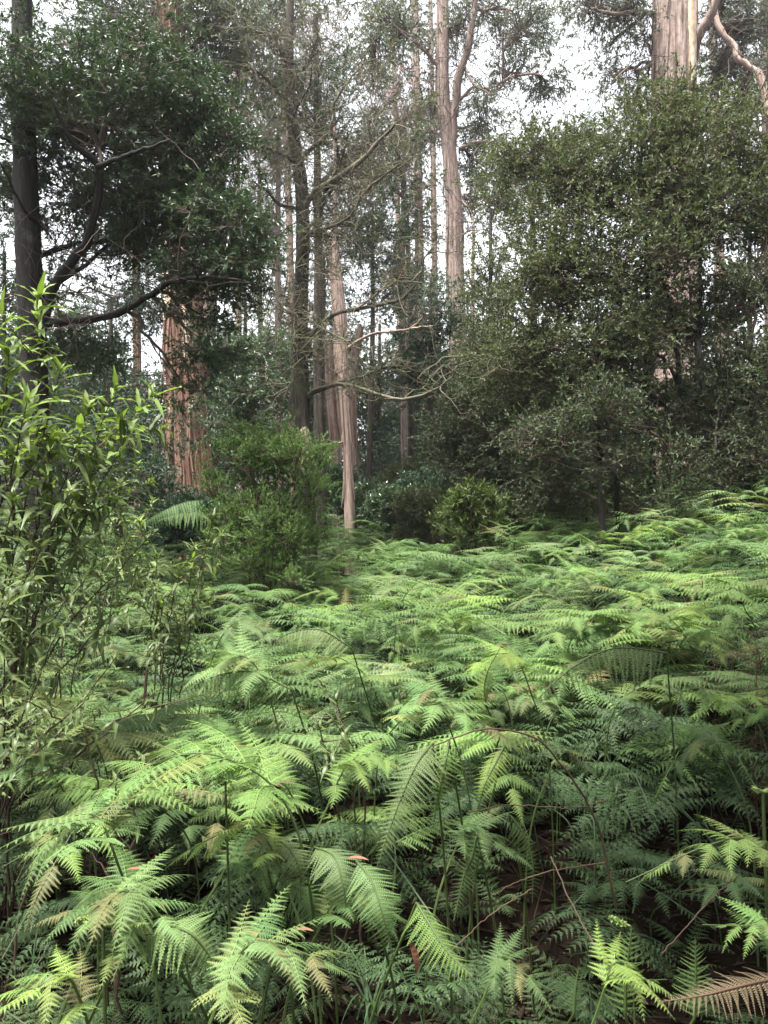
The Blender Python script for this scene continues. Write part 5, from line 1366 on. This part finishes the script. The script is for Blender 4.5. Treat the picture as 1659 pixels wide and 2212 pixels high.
# fiddleheads: a stalk with small curled side fronds
def fiddlehead(label, u, v, vb, d, seed, r=.0045):
    top = at(u, v, d); bot = at(u + 6, vb, d)
    g = gz(top[0], top[1])
    t = thing('fiddlehead_fern', (top[0], top[1], g), label, 'fern', 'young ferns still unrolling')
    loc = np.array([top[0], top[1], g])
    P = smooth_path(np.array([[0.02, .01, -.04], [.015, 0, (top[2] - g) * .5], [0, 0, top[2] - g]]), 14)
    mb = MB(); V, F, U = tubes(P[None], np.linspace(r, r * .7, 14)[None], 7); mb.add(V, F, U); mb.build('stalk', M['stalk'], t, smooth=True)
    rgl = np.random.default_rng(seed)
    for k in range(4):
        a = rgl.uniform(0, 2 * math.pi) if k else math.pi
        ln = rgl.uniform(.022, .05)
        s_ = np.linspace(0, 1, 22)
        # out along an arm, then a coil
        ang = np.where(s_ < .5, .3, .3 + (s_ - .5) * 2 * 7.5)
        step = np.where(s_ < .5, 1.0, np.linspace(1, .25, 22)) * ln / 12
        r_ = np.cumsum(np.cos(ang) * step); z_ = np.cumsum(np.sin(ang) * step)
        C = P[-1] + np.stack([np.cos(a) * r_, np.sin(a) * r_, z_], 1)
        mb = MB(); V, F, U = tubes(C[None], np.linspace(r * .7, r * .55, 22)[None], 6); mb.add(V, F, U)
        N = 60; q = C[rgl.integers(6, 22, N)]
        V, F, U = leaf_quads(rgl, q, unit(rgl.normal(size=(N, 3))), rgl.uniform(.004, .010, N), rgl.uniform(.003, .006, N)); mb.add(V, F, U)
        o = mb.build('fiddlehead', M['fern'], t, smooth=True); o.color = (.20, .27, .10, 1)
fiddlehead('curled fiddlehead on a straight stalk at lower left', 222, 2000, 2200, 1.42, 1)
fiddlehead('small fiddlehead standing above the layered fern', 487, 1690, 1760, 2.1, 2)
fiddlehead('tall thick fiddlehead stalk at the right edge', 1648, 1710, 1950, 1.9, 3, .006)
fiddlehead('small pale fiddlehead low at right of the bottom', 1362, 2000, 2100, 1.76, 4, .003)
# sedge tuft at the bottom middle and one more in the centre
def tuft(label, u, v, d, n, L, seed, mat='grass'):
    b = at(u, v, d); g = gz(b[0], b[1])
    t = thing('grass_tuft', (b[0], b[1], g), label, 'grass', 'tufts of arching grass')
    rgl = np.random.default_rng(seed)
    for k in range(n):
        a = rgl.uniform(0, 2 * math.pi); ln = L * rgl.uniform(.6, 1.1)
        t_ = np.linspace(0, 1, 11); w = .004 * (1 - t_ ** 2) + .0004
        P = np.stack([np.cos(a) * ln * .75 * t_ ** 1.3, np.sin(a) * ln * .75 * t_ ** 1.3, ln * (1.15 * t_ - .75 * t_ ** 2.2)], 1) + rgl.normal(size=3) * np.array([.02, .02, 0])
        sd_ = np.array([-math.sin(a), math.cos(a), 0])
        V = np.stack([P - sd_ * w[:, None], P - np.array([0, 0, .3]) * w[:, None], P + sd_ * w[:, None]], 1).reshape(-1, 3)
        j = np.arange(10) * 3
        F = np.concatenate([np.stack([j, j + 1, j + 4, j + 3], 1), np.stack([j + 1, j + 2, j + 5, j + 4], 1)])
        mb = MB(); mb.add(V, F); mb.build('blade', M[mat], t, smooth=True)
tuft('arching grass blades at the bottom edge right of the mint fern', 840, 2230, 1.7, 16, .42, 1)
tuft('grass blades among the shaded ferns left of the hollow', 800, 1850, 2.6, 16, .5, 2)
tuft('thin grass blades under the ferns in the lower left', 190, 2050, 1.9, 10, .45, 3)
# fallen red and orange gum leaves caught on the ferns
def gum_leaf(label, u, v, d, L, rx, ry, rz, bend=.2):
    t_ = np.linspace(0, 1, 9); w = .085 * L * np.sin(np.pi * t_ ** .8) ** .8 + .0008
    P = np.stack([t_ * L, bend * L * np.sin(t_ * 2.6) * .5, -.1 * L * t_ ** 2], 1)
    V = np.stack([P + np.array([0, 1, .25]) * w[:, None], P, P + np.array([0, -1, .25]) * w[:, None]], 1).reshape(-1, 3)
    j = np.arange(8) * 3
    F = np.concatenate([np.stack([j, j + 1, j + 4, j + 3], 1), np.stack([j + 1, j + 2, j + 5, j + 4], 1)])
    mb = MB(); mb.add(V, F); o = mb.build('fallen_leaf', M['fallen_red'], smooth=True)
    o.location = at(u, v, d); o.rotation_euler = (rx, ry, rz)
    return tag(o, label, 'leaf', 'fallen gum leaves')
gum_leaf('long red fallen gum leaf hanging below the yellowish frond', 886, 2035, 1.64, .075, 1.4, 1.4, .2)
gum_leaf('orange brown fallen leaf lying on the ladder fronds', 752, 1853, 1.85, .05, .3, .1, .1)
gum_leaf('small orange leaf lying flat on the left layered ferns', 275, 1878, 1.75, .045, .2, 0, .1)
gum_leaf('small orange leaf in the dark just below the ladder fronds', 640, 2008, 1.8, .04, .4, .1, .1)
gum_leaf('brown orange leaf on the dark litter right of the centre', 1105, 1965, 2.2, .06, .6, .7, 1.0)

b = at(1640, 1480, 3.6); tw_base = (b[0], b[1], gz(b[0], b[1]))
t = thing('withered_plant', tw_base, 'withered reddish brown twiggy plant at the right edge among the bright ferns', 'plant')
rg = np.random.default_rng(5)
P = smooth_path(np.array([tw_base, (b[0] - .02, b[1], (tw_base[2] + at(0, 1500, 3.6)[2]) / 2), at(1635, 1400, 3.6)]), 16)
mb = MB(); V, F, U = tubes(P[None], np.linspace(.004, .002, 16)[None], 6); mb.add(V, F, U); mb.build('stem', M['stalk_brown'], t, offset=tw_base)
mb = MB(); e_ = bare_twigs(rg, mb, [P, P, P], per=14, length=.28, r0=.0022, curl=.3, levels=3, up=.4)
q = np.concatenate([p.reshape(-1, 3) for p in e_[1:]]); q = q[rg.integers(0, len(q), 900)]
V, F, U = leaf_quads(rg, q, unit(rg.normal(size=q.shape)), np.full(len(q), .014), np.full(len(q), .006)); mb.add(V, F, U)
o = mb.build('twigs', M['stalk_brown'], t, offset=tw_base); o['kind'] = 'stuff'

# ---------------------------------------------------------------- leafy shrubs close at the left
def shrub_leaf(seed, w=.11, fold=.3, droop=.35, wave=.02):
    rgl = np.random.default_rng(seed)
    t_ = np.linspace(0, 1, 8)
    hw = w * np.sin(np.pi * np.clip(t_, 0, 1) ** .75) ** 1.1 + .004
    z = .05 * t_ - droop * t_ ** 2
    x = t_ * (1 - droop * .2)
    wv = wave * np.sin(t_ * 14 + seed)
    V = np.stack([np.stack([x, hw, z + fold * hw + wv], 1), np.stack([x, 0 * x, z], 1), np.stack([x, -hw, z + fold * hw - wv], 1)], 1).reshape(-1, 3)
    U = np.tile(np.array([[1, 0], [0, 0], [1, 0]]), (8, 1)).astype(np.float32)
    j = np.arange(7) * 3
    F = np.concatenate([np.stack([j, j + 1, j + 4, j + 3], 1), np.stack([j + 1, j + 2, j + 5, j + 4], 1)])
    return V, F, U
SL = [shrub_leaf(s, .072 + .012 * s, .3, .15 + .22 * s, .03) for s in range(4)]
SLM = {m_: [] for m_ in ('shrub', 'shrub_new')}
for m_ in SLM:
    for V, F, U in SL:
        mb = MB(); mb.add(V, F[:, ::-1], U); SLM[m_].append(mb.mesh('leaf', M[m_], True))

def leafy_shrub(label, base, tips, seed, L=.10, per=26, gap=.022, new_above=1e9, side_tw=3, max_parts=290, group='leafy shrubs close at the left', name='leafy_shrub', stem_r=.006, low=.75):
    """tips: list of (u, v, d). Shoots rise from base (x, y) and end in the tips, leaves spiralling along their last part"""
    rgl = np.random.default_rng(seed)
    g = gz(*base); loc = np.array([base[0], base[1], g])
    t = thing(name, loc, label, 'shrub', group)
    frames = []
    for (u, v, d_) in tips:
        e = at(u, v, d_) - loc
        s0 = np.array([rgl.normal() * .08, rgl.normal() * .06, -.05])
        mid_ = np.array([e[0] * rgl.uniform(.25, .5), e[1] * .4, e[2] * rgl.uniform(.55, .7)]) + rgl.normal(size=3) * .04
        P = smooth_path(np.array([s0, mid_, e]), 24)
        P[3:-3] += rgl.normal(size=(18, 3)) * .006
        mb = MB(); V, F, U = tubes(P[None], np.linspace(stem_r, stem_r * .3, 24)[None], 6); mb.add(V, F, U)
        mb.build('stem', M['stem'], t, smooth=True)
        shoots = [(P, 1.0, per)]
        for k in range(side_tw):
            i = int(rgl.integers(9, 20)); a = rgl.uniform(0, 2 * math.pi); ln = rgl.uniform(.15, .38)
            tg = unit(P[i + 1] - P[i]); dr = unit(np.array([math.cos(a), math.sin(a), .25]) + tg * .7)
            Q = P[i] + dr * (np.linspace(0, 1, 9) * ln)[:, None] + np.array([0, 0, -.12]) * (np.linspace(0, 1, 9) ** 2 * ln)[:, None] + rgl.normal(size=(9, 3)) * .003
            V, F, U = tubes(Q[None], np.linspace(stem_r * .45, stem_r * .2, 9)[None], 5)
            mb = MB(); mb.add(V, F, U); mb.build('twig', M['stem'], t, smooth=True)
            shoots.append((Q, .85, int(per * .6)))
        for P_, sc, cnt in shoots:
            seg = np.concatenate([[0], np.cumsum(np.linalg.norm(np.diff(P_, axis=0), axis=1))]); tot = seg[-1]
            span = min(tot * .9, cnt * gap)
            s_ = tot - span * (np.arange(cnt) / cnt) ** 1.7
            T = unit(np.gradient(P_, axis=0))
            ph = rgl.uniform(0, 6)
            for q in range(cnt):
                o = np.array([np.interp(s_[q], seg, P_[:, k]) for k in range(3)])
                tg = unit(np.array([np.interp(s_[q], seg, T[:, k]) for k in range(3)]))
                a = ph + q * 2.4
                r_ = unit(np.cross(tg, [.3, .2, 1.])); r2x = np.cross(tg, r_)
                rad = r_ * math.cos(a) + r2x * math.sin(a)
                f_ = q / cnt
                x = unit(rad * (.55 + .5 * f_) + tg * (.9 - .7 * f_) + np.array([0, 0, .12 - .32 * f_]) + rgl.normal(size=3) * .2)
                z = unit(np.array([0, 0, 1.]) * 1.2 + tg * .6 + rgl.normal(size=3) * .15); z = unit(z - x * np.dot(x, z)); y_ = np.cross(z, x)
                if o[2] < low: continue
                ln = L * sc * rgl.uniform(.6, 1.2) * (.45 + .55 * min(1, q / 5))
                frames.append((o, x, y_, z, ln, int(rgl.integers(0, 4)), (o[2] + loc[2]) > new_above + rgl.normal() * .22))
    order = sorted(range(len(frames)), key=lambda i: -frames[i][4] / max(.5, frames[i][0][1] + loc[1]))
    rest = {'shrub': MB(), 'shrub_new': MB()}
    for rank, i in enumerate(order):
        o, x, y_, z, ln, q, new = frames[i]
        mt = 'shrub_new' if new else 'shrub'
        if rank < max_parts:
            f = link('leaf', SLM[mt][q], t)
            m = Matrix.Identity(4)
            for r_ in range(3):
                m[r_][0] = x[r_] * ln; m[r_][1] = y_[r_] * ln; m[r_][2] = z[r_] * ln; m[r_][3] = o[r_]
            f.matrix_local = m
        else:
            V, F, U = SL[q]
            rest[mt].add(o + (x * V[:, :1] + y_ * V[:, 1:2] + z * V[:, 2:]) * ln, F[:, ::-1], U)
    for mt, mb in rest.items():
        if mb.n:
            r_ = mb.build('leaves', M[mt], t, smooth=True); r_['kind'] = 'stuff'
    return t
zt = at(0, 1010, 3)[2]
leafy_shrub('tall bright yellow green leafy shrub at the left edge', (-1.65, 3.3),
            [(80, 640, 2.9), (20, 760, 2.8), (130, 800, 2.9), (250, 840, 3.0), (330, 850, 3.1), (190, 880, 2.8), (60, 860, 2.7), (0, 880, 2.9), (280, 930, 3.0), (110, 960, 2.8), (210, 1000, 3.0)], 1101, L=.14, per=30, new_above=zt)
leafy_shrub('darker leafy shrub with long drooping leaves below the tall bright one', (-1.7, 3.1),
            [(30, 1080, 2.6), (150, 1060, 2.7), (250, 1090, 2.9), (330, 1150, 3.0), (90, 1180, 2.6), (200, 1230, 2.7), (20, 1300, 2.5), (300, 1250, 2.9), (130, 1350, 2.6)], 1102, L=.105, per=26, new_above=1e9)
leafy_shrub('shrub twigs reaching right in front of the red gum foot', (-1.3, 4.2),
            [(460, 1115, 4.0), (420, 1180, 4.0), (480, 1150, 4.1), (390, 1230, 3.9), (440, 1260, 4.0), (340, 1200, 3.9), (300, 1120, 4.0), (350, 1290, 3.8)], 1103, L=.10, per=24, new_above=at(0, 1130, 4)[2])
leafy_shrub('low dark shrub at the left edge below the other shrubs', (-1.45, 2.8),
            [(10, 1420, 2.3), (90, 1450, 2.3), (200, 1500, 2.3), (40, 1560, 2.2), (250, 1420, 2.5), (150, 1560, 2.2), (330, 1500, 2.6)], 1104, L=.07, per=20)
leafy_shrub('small shrub sprig with star of leaves beside the layered fern', (-.75, 2.2),
            [(250, 1690, 2.2), (180, 1560, 2.3), (310, 1640, 2.3)], 1105, L=.08, per=14, side_tw=1)
leafy_shrub('small leafy sprig standing among the ferns at the centre left', (-.12, 2.9),
            [(725, 1510, 2.8), (690, 1570, 2.8), (760, 1600, 2.8)], 1106, L=.085, per=16, side_tw=2)
leafy_shrub('tangled shrub half way back behind the left shrubs', (-2.0, 4.6),
            [(60, 1130, 4.5), (160, 1150, 4.5), (260, 1180, 4.6), (200, 1290, 4.4), (100, 1260, 4.3), (20, 1220, 4.4)], 1107, L=.09, per=22)
leafy_shrub('pale leafy sapling behind the tangle left of the red gum foot', (-2.3, 6.0),
            [(260, 1040, 6.0), (300, 1000, 6.1), (200, 1050, 6.0), (330, 1080, 6.0), (150, 1080, 6.0), (280, 1130, 5.9)], 1108, L=.11, per=30, new_above=at(0, 1090, 6)[2])

# ================================================================= HAZE
HAZE = 0.0006
v = np.array([[x, y, z] for x in (-124, 124) for y in (-124, 124) for z in (-2.2, 34.0)], float)
mb = MB(); mb.add(v, np.array([[0, 1, 3, 2], [4, 6, 7, 5], [0, 4, 5, 1], [2, 3, 7, 6], [0, 2, 6, 4], [1, 5, 7, 3]]))
hm, nt, N, L = new_mat('haze')
out = N.new('ShaderNodeOutputMaterial'); pv = N.new('ShaderNodeVolumePrincipled')
pv.inputs['Color'].default_value = (.93, .90, .95, 1); pv.inputs['Density'].default_value = HAZE; pv.inputs['Anisotropy'].default_value = .3
L.new(pv.outputs[0], out.inputs['Volume'])
if HAZE > 0: tag(mb.build('haze', hm), 'thin pale mist hanging between the trees', 'haze', kind='stuff')
